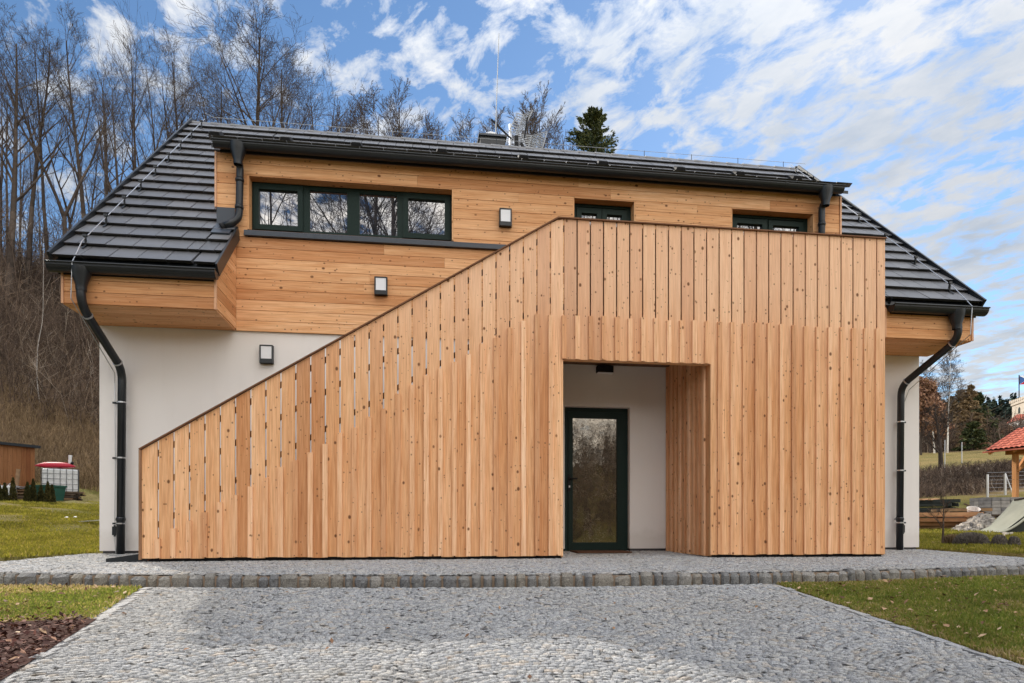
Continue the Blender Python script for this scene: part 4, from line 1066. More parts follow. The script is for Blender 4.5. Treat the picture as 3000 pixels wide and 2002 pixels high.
# ------------------------------------------------------------------ things at the left
def place(px,d): 
    x,y=site(px,d); return x,y,float(ground(x,y))
x,y,z=place(-62,25.6)
e=empty('garden_shed',(x,y,z-.30),R(-28),'brown plank garden shed with flat dark roof at the left edge','shed')
b=MB(); 
for i in range(22):
    xa=-2.1+i*.16; b.box(xa,xa+.155,-1.2,-1.17,0,1.95,rs.random(),2,(rs.uniform(0,9),rs.uniform(0,9)))
for i in range(14):
    ya=-1.17+i*.17; b.box(1.39,1.42,ya,ya+.165,0,1.95,rs.random(),2,(rs.uniform(0,9),rs.uniform(0,9)))
b.box(-2.1,1.38,-1.16,1.2,0,1.94)
b.build('wall',M['shedwood'],e)
b=MB(); b.hexa([(-2.3,-1.45,1.98),(1.55,-1.45,1.93),(1.55,1.35,1.95),(-2.3,1.35,2.0),(-2.3,-1.45,2.11),(1.55,-1.45,2.03),(1.55,1.35,2.06),(-2.3,1.35,2.13)]); b.build('roof',M['anthracite'],e)
# tank in a wire cage
x,y,z=place(176,25.3); 
e=empty('water_tank',(x,y,z),R(-62),'white plastic water tank in a wire cage on a pallet','water tank')
b=MB(); b.box(-.47,.47,-.57,.57,.16,1.14); b.build('tank',M['whiteplastic'],e,bevel=.05)
b=MB(); 
for zz in (.17,.36,.56,.76,.96,1.14):
    b.tube([(-.5,-.6,zz),(.5,-.6,zz),(.5,.6,zz),(-.5,.6,zz),(-.5,-.6,zz)],.012,5)
for k in range(6):
    for q in ((-.5+k*.2,-.6),(-.5+k*.2,.6)): b.tube([(q[0],q[1],.14),(q[0],q[1],1.15)],.011,5)
for k in range(7):
    for q in ((-.5,-.6+k*.2),(.5,-.6+k*.2)): b.tube([(q[0],q[1],.14),(q[0],q[1],1.15)],.011,5)
b.build('cage',M['cage'],e)
b=MB(); b.lathe([(.001,1.19),(.11,1.19),(.11,1.14)],0,0,14); b.build('lid',M['black'],e)
b=MB()
for q in (-.5,-.06,.38): b.box(q,q+.12,-.6,.6,0,.10,.4)
b.box(-.5,.5,-.6,.6,.10,.14,.6); b.build('pallet',M['oldboard'],e)
# red boat hull on the tank
e=empty('red_canoe',(x-.12,y-.1,z+1.2),R(8),'upturned small red plastic boat lying on top of the white tank','canoe')
b=MB(); N=12
rings=[]
for i in range(N+1):
    t=-1+2*i/N; wv=.28*(1-abs(t)**2.4)+.004; hv=.20*(1-abs(t)**3)+.015; rings.append([(t*.70,wv*math.cos(math.pi*k/8),.02+hv*math.sin(math.pi*k/8)+.05*abs(t)**4) for k in range(9)])
for A,B in zip(rings,rings[1:]):
    for k in range(8): b.face([A[k],B[k],B[k+1],A[k+1]])
for A in rings[:1]+rings[-1:]: b.face(A)
for A,B in zip(rings,rings[1:]): b.face([A[0],A[8],B[8],B[0]])
b.build('hull',M['redplastic'],e,smooth=True)
b=MB(); b.tube([(-.95,0,.075),(.95,0,.075)],.0,3) if False else b.box(-.4,.4,-.012,.012,.205,.225); b.build('keel',M['redplastic'],e)
e=empty('grey_pipe',(x+.30,y+.1,z+1.36),0,'short light grey plastic pipe standing on the red boat','pipe')
b=MB(); b.tube([(0,0,0),(.02,0,.34)],.06,12); b.tube([(.02,0,.30),(.021,0,.37)],.066,12); b.build('pipe_section',M['alu'],e)
b=MB(); b.tube([(.08,-.03,.02),(.14,-.05,.09)],.05,10); b.build('end_piece',M['black'],e)
# green sheet bin
x,y,z=place(140,23.6)
e=empty('green_bin',(x,y,z),R(-20),'dark green rectangular garden bin in front of the white tank','bin')
b=MB(); b.hexa([(-.36,-.3,0),(.36,-.3,0),(.36,.3,0),(-.36,.3,0),(-.42,-.36,.56),(.42,-.36,.56),(.42,.36,.56),(-.42,.36,.56)]); b.build('body',M['greensheet'],e)
b=MB(); b.box(-.45,.45,-.39,-.35,.54,.60); b.box(-.45,.45,.35,.39,.54,.60); b.box(-.45,-.41,-.35,.35,.54,.60); b.box(.41,.45,-.35,.35,.54,.60); b.build('rim',M['greensheet'],e)
# lumber stacks
def lumber(px,d,rz,W,L,H,label,cat,mat,seed,thick=.06,width=.14,name='timber_stack',skew=.04):
    x,y,z=place(px,d); e=empty(name,(x,y,z),rz,label,cat); r=random.Random(seed); b=MB(); zz=0
    k=0
    while zz<H:
        yy=-W/2
        while yy<W/2:
            ww=width*r.uniform(.7,1.25); th=thick*r.uniform(.8,1.0); l=L*r.uniform(.78,1.05); o_=r.uniform(-.12,.12)
            if r.random()<.92:
                a=r.uniform(-skew,skew); 
                b.bar((-l/2+o_,yy+ww/2-a*l/2,zz+th/2),(l/2+o_,yy+ww/2+a*l/2,zz+th/2+r.uniform(-.01,.01)),ww*.94,th,t=r.random())
            yy+=ww
        zz+=thick*1.02; k+=1
        if k%3==0:
            for q in (-L*.35,L*.35): b.box(q-.03,q+.03,-W/2,W/2,zz,zz+.03,r.random())
            zz+=.032
    b.build('boards',mat,e); return e
lumber(72,24.0,R(12),.8,.75,.46,'stack of weathered boards under a draped sheet beside the shed','timber stack',M['oldboard'],4)
x,y,z=place(74,24.0); b=MB()
for i in range(8):
    for j in range(4):
        def Q(i,j): 
            u=i/8*1.0-.5; v=j/4*.9-.45; return (u,v,.52+.25*max(0,-u)+.04*math.sin(7*u+3*v)-.45*max(0,abs(u)-.38)-.12*abs(v))
        b.face([Q(i,j),Q(i+1,j),Q(i+1,j+1),Q(i,j+1)])
e=b.build('cover_sheet',M['rubble'],None,smooth=True); e.location=(x,y,z); e.rotation_euler=(0,0,R(12)); so=e.modifiers.new('s','SOLIDIFY'); so.thickness=.012
tag(e,'pale grey sheet draped over the weathered boards by the shed','cover sheet')
x,y,z=place(44,24.2); b=MB(); b.bar((0,0,0),(.06,.1,1.15),.13,.04,up=(0,1,0),t=.8); o=b.build('leaning_board',M['oldboard']); o.location=(x,y,z); tag(o,'single pale board standing upright between the shed and the covered boards','board')
lumber(196,24.2,R(8),.7,.8,.36,'low pile of brown boards leaning before the right half of the tank','timber stack',M['oldboard'],8,.07)
x,y,z=place(20,23.4); e=empty('white_sack',(x,y,z),R(10),'white bulk sack standing behind the small thujas by the shed','sack')
b=MB(); b.hexa([(-.24,-.24,0),(.24,-.24,0),(.24,.24,0),(-.24,.24,0),(-.27,-.26,.52),(.27,-.27,.54),(.26,.27,.5),(-.27,.25,.55)]); o=b.build('sack_body',M['whiteplastic'],e,bevel=.05)
b=MB()
for q in ((-.2,-.2),(.2,-.2),(.2,.2),(-.2,.2)): b.tube([(q[0],q[1],.5),(q[0]*.8,q[1]*.8,.62),(q[0]*.5,q[1],.52)],.012,5)
b.build('sack_loops',M['whiteplastic'],e)
# thujas
tl=['leftmost small thuja, cut by the frame edge','dark small thuja in front of the white sack','narrow thuja right of the white sack, tallest of the row','small thuja in front of the covered boards','dark thuja touching the left side of the green bin','short thuja in front of the left half of the green bin','yellowish thuja before the middle of the green bin','thuja at the right end of the green bin']
for k,(px,hh) in enumerate(((-2,.55),(14,.60),(38,.80),(80,.66),(97,.78),(120,.56),(140,.70),(152,.60))):
    x,y,z=place(px,22.4+.15*(k%3)); r=np.random.default_rng(50+k); n=900
    e=empty('thuja',(x,y,z),0,tl[k],'shrub','small thujas planted in a row')
    u=r.uniform(0,1,n); a=r.uniform(0,6.28,n); rad=(.105*(1-u**1.6)+.012)*np.sqrt(r.uniform(.3,1,n))
    p=np.stack([rad*np.cos(a),rad*np.sin(a),.04+u*hh],-1); q=np.stack([np.cos(a)*.35,np.sin(a)*.35,np.ones(n)],-1)+r.normal(0,.25,(n,3)); q/=np.linalg.norm(q,axis=1,keepdims=True)
    sd=np.cross(q,r.normal(0,1,(n,3))); sd/=np.linalg.norm(sd,axis=1,keepdims=True); s=r.uniform(.025,.05,(n,1))
    raw('foliage',np.stack([p-q*s,p+sd*s*.5,p+q*s,p-sd*s*.5],1).reshape(-1,3),np.arange(n*4).reshape(-1,4),M['thuja'],np.clip(r.normal(.35+.25*(k in (2,6)),.2,n),0,1),e)
    b=MB(); b.tube([(0,0,-.05),(0,0,hh*.6)],.014,5); b.build('stem',M['bark'],e)
# bits of white debris on the bank
x,y,z=place(262,17.5); b=MB(); b.bar((-.35,.1,.06),(.35,-.05,.10),.10,.02,t=.5); o=b.build('white_board',M['whiteplastic']); o.location=(x,y,z); o.rotation_euler=(0,0,R(-12)); tag(o,'white plank lying on the grass bank left of the house corner','plank')
for k,(px,d,lab) in enumerate(((195,18.2,'small white scrap on the grass, left one of two'),(220,18.4,'small white scrap on the grass nearer to the white plank'))):
    x,y,z=place(px,d); b=MB(); b.hexa([(-.08,-.05,0),(.08,-.05,.01),(.07,.05,0),(-.06,.06,0),(-.06,-.04,.05),(.07,-.04,.03),(.05,.04,.06),(-.05,.04,.04)]); o=b.build('white_scrap',M['whiteplastic']); o.location=(x,y,z+.02); o.scale=(.6,.6,.6); tag(o,lab,'scrap','white scraps on the grass bank')

# ------------------------------------------------------------------ things at the right
def mound_shrub(px,d,L,W,H,label,seed,n=2600,name='low_shrub',rz=0,mat='lavender'):
    x,y,z=place(px,d); e=empty(name,(x,y,z),rz,label,'shrub'); r=np.random.default_rng(seed)
    a=r.uniform(0,6.28,n); u=r.uniform(0,1,n)**.5; zz=H*np.sqrt(np.clip(1-u**3,0,1))*r.uniform(.45,1.05,n)
    top=np.stack([np.cos(a)*u*L/2,np.sin(a)*u*W/2,zz],-1); base=top*np.array([.55,.55,.0])+np.array([0,0,.0])
    s=top-(top-base)*r.uniform(.2,.55,(n,1)); V,Fq,si=tubes(s,top,np.full(n,.006),np.full(n,.003),3)
    raw('foliage',V,Fq,M[mat],np.clip(r.normal(.45,.25,n),0,1)[si],e)
    b=MB()
    for k in range(9): b.tube([(random.uniform(-L/5,L/5),0,0),(random.uniform(-L/3,L/3),random.uniform(-W/4,W/4),H*.5)],.012,5)
    b.build('stems',M['twig'],e); return e
mound_shrub(2845,11.2,.62,.5,.24,'long low grey-brown clipped shrub beside the paving, largest of three',1,3600)
mound_shrub(2928,11.0,.26,.26,.2,'small grey-brown shrub in the middle of the three by the paving',2,1400)
mound_shrub(2971,10.9,.2,.2,.18,'smallest grey-brown shrub nearest the right frame edge',3,1100)
mound_shrub(2790,11.6,.35,.35,.2,'pale tan tuft of dry grass left of the long low shrub',4,1500,'dry_grass_tuft',mat='drygrass')
# bare young shrub
x,y,z=place(2762,11.6); segs=grow(77,.95,r0=.022,clear=.25,spread=.6,n1=9,n2=4,n3=3,n4=0,upw=.5,twig_r=.0035,wig=.2)
e=empty('bare_shrub',(x,y,z),0,'small leafless young shrub with a curved stem by the house corner','shrub')
V,Fq,t=seg_mesh(segs[0],6,.3,.7); raw('trunk',V,Fq,M['twig'],t,e); V,Fq,t=seg_mesh([s for l in segs[1:] for s in l],4,.2,.8); raw('crown',V,Fq,M['twig'],t,e)
# stacks
lumber(2716,22,R(-50),1.0,1.7,.50,'dark stack of old planks close to the house corner, the rear one','timber stack',M['tarpdark'],14,.11,.2)
x,y,z=place(2712,22)
for k in range(5):
    b=MB(); b.bar((-.7+.25*k,-.3,.0),(-.45+.25*k,.25,.02),.10,.05,t=.9); o=b.build('timber_offcut',M['firewood']); o.location=(x-.25,y,z+.60); o.rotation_euler=(0,0,R(-40)); tag(o,'short pale timber offcut lying on top of the dark plank stack','offcut','pale offcuts on the dark planks')
lumber(2738,16.5,R(-40),.9,1.9,.36,'brown and orange cut timber stacked in front of the dark planks','timber stack',M['firewood'],15,.10,.14,skew=.08)
lumber(2812,18.5,R(-20),.7,1.2,.34,'shorter brown timber pile between the orange timber and the rubble','timber stack',M['oldboard'],16,.10,.13,skew=.09)
x,y,z=place(2880,15.5); e=empty('rubble_heap',(x,y,z),0,'heap of broken pale grey stones beside the tarpaulin','rubble heap')
b=MB(); r=random.Random(8)
for k in range(620):
    a=r.uniform(0,6.28); u=r.random()**.55; hh=.44*(1-u)*r.uniform(.55,1); X=math.cos(a)*u*.68; Y=math.sin(a)*u*.5; s=r.uniform(.025,.065)
    p=[(X+s*r.uniform(.6,1.2)*q[0],Y+s*r.uniform(.6,1.2)*q[1],hh+s*r.uniform(.4,1)*q[2]) for q in ((-1,-1,-1),(1,-1,-1),(1,1,-1),(-1,1,-1),(-1,-1,1),(1,-1,1),(1,1,1),(-1,1,1))]
    b.hexa(p,r.random())
b.build('stones',M['rubble'],e)
b=MB(); N=14
for k in range(N):
    a0=k*6.283/N;a1=(k+1)*6.283/N; b.face([(.60*math.cos(a0),.44*math.sin(a0),0),(.60*math.cos(a1),.44*math.sin(a1),0),(0,0,.36)],None,.2)
b.build('core',M['rubble'],e)
x,y,z=place(2848,16.2); e=empty('white_tub',(x,y,z+.36),R(20),'dirty white tub tilted on the left of the rubble heap','tub')
b=MB(); b.lathe([(.001,.0),(.10,.0),(.14,.18),(.15,.18),(.135,.17),(.09,.02)],0,0,16); o=b.build('tub_body',M['render'],e); o.rotation_euler=(R(20),R(-18),0)
x,y,z=place(2868,16.6); b=MB(); b.bar((-.42,0,.62),(.42,-.2,.22),.05,.03,t=.3); o=b.build('lath',M['oldboard']); o.location=(x,y,z); tag(o,'upper dark lath slanting down across the rubble heap','lath'); b=MB(); b.bar((-.2,.1,.34),(.75,-.2,.12),.03,.04,t=.1); o=b.build('lath',M['oldboard']); o.location=(x,y,z); tag(o,'lower thin lath on the right flank of the rubble heap','lath')
x,y,z=place(2925,20); e=empty('stone_pallet',(x,y,z),R(-18),'pallet of grey paving blocks behind the rubble heap','pallet')
b=MB(); r=random.Random(4)
for i in range(5):
    for j in range(3):
        for k in range(5): b.box(-.62+i*.25,-.62+i*.25+.235,-.4+j*.27,-.4+j*.27+.255,.13+k*.105,.13+k*.105+.098,r.random()*.5)
b.build('blocks',M['rubble'],e)
b=MB(); b.box(-.65,.65,-.42,.42,.09,.125,.4); 
for q in (-.6,0,.55): b.box(q,q+.1,-.42,.42,0,.09,.3)
b.build('pallet_base',M['oldboard'],e)
# tarpaulin shelter
x,y,z=place(2985,14.6); e=empty('tarpaulin_shelter',(x,y,z),R(-12),'olive tarpaulin draped like a tent over a low frame at right edge','tarpaulin')
b=MB(); n=10
def TQ(i,j):
    u=i/n; v=j/6; X=-.72+u*1.0; Y=-.5+v*1.1; Zq=.86*(u**1.7)*(1-.12*v)+.02*math.sin(9*v+4*u); return (X,Y,max(Zq,.01))
for i in range(n):
    for j in range(6): b.face([TQ(i,j),TQ(i+1,j),TQ(i+1,j+1),TQ(i,j+1)])
def TR(i,j):
    u=i/n; v=j/6; X=.28+u*.9; Y=-.5+v*1.1; Zq=.86*(1-.55*u)*(1-.12*v); return (X,Y,Zq)
for i in range(n):
    for j in range(6): b.face([TR(i,j),TR(i+1,j),TR(i+1,j+1),TR(i,j+1)])
o=b.build('canvas',M['tarp'],e,smooth=True); so=o.modifiers.new('s','SOLIDIFY'); so.thickness=.02
b=MB(); b.face([(-.6,-.38,.0),(1.18,-.38,.0),(1.18,-.38,.36),(.28,-.38,.82),(-.1,-.38,.4)]); b.hexa([(-.55,-.36,0),(1.15,-.36,0),(1.15,.5,0),(-.55,.5,0),(-.2,-.36,.05),(1.1,-.36,.05),(1.1,.5,.05),(-.2,.5,.05)]); b.build('inside',M['tarpdark'],e)
b=MB(); b.tube([(.28,-.45,0),(.28,-.45,.83)],.03,8); b.tube([(.28,-.45,.83),(.28,.55,.75)],.03,8); b.build('frame',M['oldboard'],e)
x,y,z=place(2952,13.6); b=MB(); b.hexa([(-.09,-.05,0),(.09,-.05,0),(.09,.06,0),(-.09,.06,0),(-.07,-.04,.07),(.08,-.05,.08),(.07,.05,.07),(-.08,.04,.08)],.9); o=b.build('loose_stone',M['rubble']); o.location=(x,y,z); tag(o,'single pale stone block on the grass at the tarpaulin foot','stone')
# gazebo
x,y,z=place(2975,27.5); e=empty('garden_pavilion',(x,y,z),R(-75),'open timber pavilion with red pantile roof at the right edge','pavilion')
PW=3.6; PD=3.2
for q in ((0,0),(PW,0),(0,PD),(PW,PD)):
    b=MB(); b.box(q[0]-.09,q[0]+.09,q[1]-.09,q[1]+.09,0,2.35,rs.random(),2); b.build('post',M['postwood'],e,bevel=.01)
for a,c in (((.0,0,1.55),(.75,0,2.3)),((0,0,1.55),(0,.75,2.3)),((PW,0,1.55),(PW-.75,0,2.3))):
    b=MB(); b.bar(a,c,.11,.11,up=(0,0,1) if a[1]==c[1] else (1,0,0),t=.4,ax=2); b.build('brace',M['postwood'],e)
b=MB(); b.box(-.35,PW+.35,-.09,.09,2.35,2.52,.3,0); b.box(-.35,PW+.35,PD-.09,PD+.09,2.35,2.52,.6,0); b.box(-.09,.09,.09,PD-.09,2.35,2.50,.5,1); b.box(PW-.09,PW+.09,.09,PD-.09,2.35,2.50,.5,1); b.build('beam',M['postwood'],e)
for k in range(6):
    b=MB(); xk=-.6+k*(PW+1.2)/5; b.bar((xk,-.75,2.42),(xk,PD/2,3.50),.08,.14,t=rs.random(),ax=1); b.bar((xk,PD+.75,2.42),(xk,PD/2,3.50),.08,.14,t=rs.random(),ax=1); b.build('rafter',M['postwood'],e)
b=MB(); NCx=26
ov=.75; xs0=-.8; xs1=PW+.8
for side in (0,1):
    for k in range(NCx):
        xa=xs0+(xs1-xs0)*k/NCx; wv=(xs1-xs0)/NCx
        for c in range(9):
            s0=c/9; s1=(c+1)/9+.02
            def TP(X,s,h):
                y_=(-ov-.05)+(PD/2+ov+.05)*s; zz=2.52+1.12*s+h; return (X,y_ if side==0 else PD-y_,zz)
            prev=None
            for j in range(6):
                f0=j/6; f1=(j+1)/6; hA=.05*math.sin(math.pi*f0)**1.0; hB=.05*math.sin(math.pi*f1)
                q=[TP(xa+wv*f0,s0,hA+.03),TP(xa+wv*f1,s0,hB+.03),TP(xa+wv*f1,min(s1,1),hB),TP(xa+wv*f0,min(s1,1),hA)]
                b.face(q,None,(k*7%11)/11)
o=b.build('pantile_roof',M['terracotta'],e)
b=MB()
for side in (0,1):
    q=[(xs0,-ov,2.49),(xs1,-ov,2.49),(xs1,PD/2,3.58),(xs0,PD/2,3.58)]; b.face([(p_[0],p_[1] if side==0 else PD-p_[1],p_[2]) for p_ in q])
b.tube([(xs0,PD/2,3.66),(xs1,PD/2,3.66)],.09,8); b.build('roof_boarding',M['oldboard'],o)
b=MB(); b.box(xs0,xs1,-ov-.12,-ov-.02,2.44,2.50,.4); b.build('eaves_board',M['redplastic'] if False else M['terracotta'],e)
b=MB(); b.box(.6,PW,PD-.05,PD-.02,0,1.2,.4,2); b.box(.5,PW,PD-.6,PD-.15,.42,.48,.5,0); b.build('bench_wall',M['shedwood'],e)
# wire fence
fe=empty('wire_fence',(0,0,0),0,'grey steel post and wire mesh fence on the right-hand slope','fence')
fp=[site(2893,42),site(2945,41),site(3010,40),site(3120,39)]
for (x,y) in fp:
    z=float(ground(x,y)); b=MB(); b.box(x-.05,x+.05,y-.05,y+.05,z-.1,z+1.45); b.build('post',M['steel'],fe)
b=MB()
for (x0,y0),(x1,y1) in zip(fp,fp[1:]):
    z0=float(ground(x0,y0));z1=float(ground(x1,y1))
    for k in range(7): b.tube([(x0,y0,z0+.12+k*.24),(x1,y1,z1+.12+k*.24)],.006,4)
b.build('wire_mesh',M['steel'],fe)
x,y=fp[1]; z=float(ground(x,y)); b=MB(); b.tube([(x,y,z+1.5),(x+.5,y-.1,z+.05)],.03,6); 
x,y=fp[1]; b.build('stay',M['alu'],fe)
for k,(px,d,lab) in enumerate(((2818,66,'thin white marker stake on the meadow beside the fruit tree, right one'),(2768,57,'thin pale marker stake directly right of the dark meadow tree trunk'))):
    x,y,z=place(px,d); b=MB(); b.tube([(0,0,0),(0,0,2.2+k*.6)],.035,6); o=b.build('marker_stake',M['steel']); o.location=(x,y,z); tag(o,lab,'stake','marker stakes on the meadow')
# hut
x,y,z=place(2856,113); e=empty('wooden_hut',(x,y,z+.5),R(-25),'small pale orange wooden hut at the top of the meadow','hut')
b=MB(); b.box(-1.6,1.5,-1.2,1.2,0,1.9); b.build('wall',M['hutwood'],e)
b=MB(); b.hexa([(-1.9,-1.5,1.75),(1.8,-1.5,1.75),(1.8,1.5,2.15),(-1.9,1.5,2.15),(-1.9,-1.5,1.85),(1.8,-1.5,1.85),(1.8,1.5,2.3),(-1.9,1.5,2.3)]); b.build('roof',M['oldboard'],e)
b=MB(); b.box(.3,.9,-1.23,-1.2,.2,1.5); b.build('door',M['oldboard'],e)
# castle tower
x,y=site(3036,230); z=float(ground(x,y)); zt_=bearing_h(1165,230)
e=empty('castle_tower',(x,y,z),R(-22),'square cream stone castle tower with battlements on the wooded hill','tower')
Hh=zt_-z; w_=5.2
b=MB(); b.box(-w_,w_,-w_,w_,0,Hh-1.9,.6); b.build('wall',M['stone_light'],e)
b=MB(); b.box(-w_-.3,w_+.3,-w_-.3,w_+.3,Hh-1.9,Hh-.9,.5)
for k in range(9):
    for q in (-1,1):
        c=-w_-.3+k*(2*w_+.6)/8; b.box(c-.4,c+.4,q*(w_+.25)-.25,q*(w_+.25)+.25,Hh-.9,Hh,.7)
        if 0<k<8: b.box(q*(w_+.25)-.25,q*(w_+.25)+.25,c-.4,c+.4,Hh-.9,Hh,.7)
b.build('battlement',M['stone_light'],e)
def lancet(xc,zc,ww,hh,face):
    b=MB(); pts=[(-ww,-hh),(ww,-hh),(ww,hh*.4),(0,hh),(-ww,hh*.4)]
    if face==0: b.face([(xc+p_[0],-w_-.05,zc+p_[1]) for p_ in pts]); b.face([(xc+p_[0],-w_+.05,zc+p_[1]) for p_ in pts][::-1])
    else: b.face([(-w_-.05,xc-p_[0],zc+p_[1]) for p_ in pts]); b.face([(-w_+.05,xc-p_[0],zc+p_[1]) for p_ in pts][::-1])
    b.build('window',M['tarpdark'],e)
for zc,hh in ((Hh-4.2,1.2),(Hh-8.2,.75),(Hh-14,1.2)):
    for xc in (-2.4,2.2): lancet(xc,zc,.75,hh,0)
    lancet(0,zc,.75,hh,1)
b=MB(); b.tube([(-4.6,1.5,Hh-3),(-4.6,1.5,Hh+8.6)],.18,6); b.build('flagpole',M['oldboard'],e)
fg=[M['whiteplastic'],plain('flag_red',(.45,.02,.03),.8),plain('flag_blue',(.03,.10,.30),.8)]
def flag(poly,mat,nm):
    b=MB(); b.face([(p_[0],1.5+.25*math.sin(p_[0]*1.2),p_[1]) for p_ in poly]); o=b.build(nm,mat,e); so=o.modifiers.new('s','SOLIDIFY'); so.thickness=.06; return o
fz=Hh+5.2; fx=-4.5
flag([(fx+.02,fz+3.2),(fx+2.4,fz+1.6),(fx+5,fz+1.6),(fx+5,fz+3.2)],fg[0],'flag_band')
flag([(fx+.02,fz),(fx+5,fz),(fx+5,fz+1.58),(fx+2.4,fz+1.58)],fg[1],'flag_band')
flag([(fx,fz+.05),(fx+2.36,fz+1.59),(fx,fz+3.15)],fg[2],'flag_wedge')
x2,y2,z2=place(3014,190); e2=empty('castle_wing',(x2,y2,z2),R(-22),'lower white building below the castle tower among reddish trees','building')
b=MB(); b.box(-4,8,-3,3,0,bearing_h(1235,190)-z2); b.build('wall',M['render'],e2)
hb=bearing_h(1235,190)-z2
b=MB(); b.hexa([(-4.4,-3.4,hb),(8.4,-3.4,hb),(8.4,3.4,hb),(-4.4,3.4,hb),(-3,-.1,hb+2.2),(7,-.1,hb+2.2),(7,.1,hb+2.2),(-3,.1,hb+2.2)]); b.build('roof',M['terracotta'],e2)
for k in range(4):
    b=MB(); b.box(-3+k*2.6,-2+k*2.6,-3.06,-2.98,hb-3.4,hb-1.6); b.build('window',M['tarpdark'],e2)
# trees at the right
x,y=site(2757,56); H=bearing_h(1190,56)-float(ground(x,y))
segs=grow(123,H,r0=.24,clear=.28,spread=.75,n1=16,n2=7,n3=5,n4=3,upw=.35,len1=.5,twig_r=.011,wig=.12)
e=empty('fruit_tree',(x,y,float(ground(x,y))-.2),.4,'dark leafless fruit tree with a short stout trunk on the meadow','tree')
V,Fq,t=seg_mesh(segs[0],7,.1,.5); raw('trunk',V,Fq,M['bark'],t,e,smooth=True); V,Fq,t=seg_mesh([q for l in segs[1:] for q in l],3,0,.8); raw('crown',V,Fq,M['bark'],t,e)
def birch(px,d,top,seed,label):
    x,y=site(px,d); z=float(ground(x,y))-.3; H=bearing_h(top,d)-z
    segs=grow(seed,H,r0=.125,clear=.25,spread=.6,n1=34,n2=8,n3=6,n4=2,upw=.5,len1=.26,twig_r=.013,droop=.16)
    e=empty('birch_tree',(x,y,z),0,label,'tree'); V,Fq,t=seg_mesh(segs[0],6,.45,.95,seed); raw('trunk',V,Fq,M['birchbark'],t,e)
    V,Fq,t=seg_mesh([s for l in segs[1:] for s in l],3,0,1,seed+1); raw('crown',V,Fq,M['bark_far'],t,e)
birch(2776,98,1040,91,'tallest birch with white trunk and hanging twigs beside the right downpipe')
birch(2738,101,1075,92,'slimmer birch half hidden by the right downpipe, white stem')
def leafy(px,d,top,W,seed,label,mat,n=7000,name='oak_tree',leaf=.22,low=.15):
    x,y=site(px,d); z=float(ground(x,y))-.3; H=bearing_h(top,d)-z; r=np.random.default_rng(seed)
    e=empty(name,(x,y,z),0,label,'tree'); segs=grow(seed,H*.95,r0=.16,clear=low+.05,spread=.7,n1=14,n2=5,n3=3,n4=0,upw=.4,len1=.36,twig_r=.014)
    V,Fq,t=seg_mesh(segs[0],6,.2,.8); raw('trunk',V,Fq,M['bark'],t,e)
    tips=np.array([tuple(s[1]) for l in segs[2:] for s in l]); V1,F1,T1=leafcloud(r,tips,.55*W/3,n,leaf)
    V2,F2,T2=seg_mesh([s for l in segs[1:] for s in l],3,0,.5)
    o=raw('crown',np.concatenate([V1,V2]),np.concatenate([F1,F2+len(V1)]),M[mat],np.concatenate([T1,T2*.3]),e)
leafy(2698,96,1118,4,101,'rust-brown oak still holding dry leaves right beside the house wall','oakleaf',8000)
leafy(2725,104,1150,4,102,'dull red-brown oak between the wall and the birches','oakleaf',7000)
leafy(2745,108,1205,4,103,'lower brown oak behind the white birch stems','oakleaf',6000)
sx,sy=site(2842,112); spruce(sx,sy,bearing_h(1128,112)-float(ground(sx,sy)),3.6,61,'tall brownish larch right of the birches',None,'larchtwig',7000,'larch_tree',leaf=.28)
sx,sy=site(2815,118); spruce(sx,sy,bearing_h(1135,118)-float(ground(sx,sy)),3.4,62,'tawny larch between the birch and the taller larch',None,'larchtwig',7000,'larch_tree',leaf=.28)
sx,sy=site(2790,120); spruce(sx,sy,bearing_h(1160,120)-float(ground(sx,sy)),3.4,66,'lower tawny larch directly behind the tall birch',None,'larchtwig',6000,'larch_tree',leaf=.28)
sx,sy=site(2868,114); spruce(sx,sy,bearing_h(1150,114)-float(ground(sx,sy)),4.2,63,'dark green spruce right of the tall brownish larch','', 'needle',9000,leaf=.26)
sx,sy=site(2852,106); spruce(sx,sy,bearing_h(1235,106)-float(ground(sx,sy)),3.2,64,'short dark spruce in front of the tall brownish larch',None,'needle',7000,leaf=.22)
leafy(2905,118,1262,5,104,'orange-brown bushy tree below the far conifer wood','oakleaf',6000,'beech_tree')
leafy(2945,122,1262,5,105,'orange-brown bushy tree left below the castle tower','oakleaf',6000,'beech_tree')
leafy(2985,112,1295,5,106,'russet bushy tree just above the red pavilion roof','oakleaf',6000,'beech_tree')
leafy(2880,108,1295,4,107,'low russet bush tree behind the wooden hut','oakleaf',5000,'beech_tree')
leafy(3040,120,1285,5,108,'russet bushy tree in front of the white castle wing','oakleaf',5000,'beech_tree')
# bank of brown bramble on the slope and hedge on the meadow's upper edge
scrub('bramble_bank',5200,(2560,3200),(45,56),.35,1.0,M['twig'],'brown bramble thicket on the bank of the right-hand slope',15,4,.016)
scrub('far_thicket',3600,(2560,3250),(108,160),2.0,7.0,M['twig'],'brown leafless thicket along the upper edge of the meadow',16,6,.035)
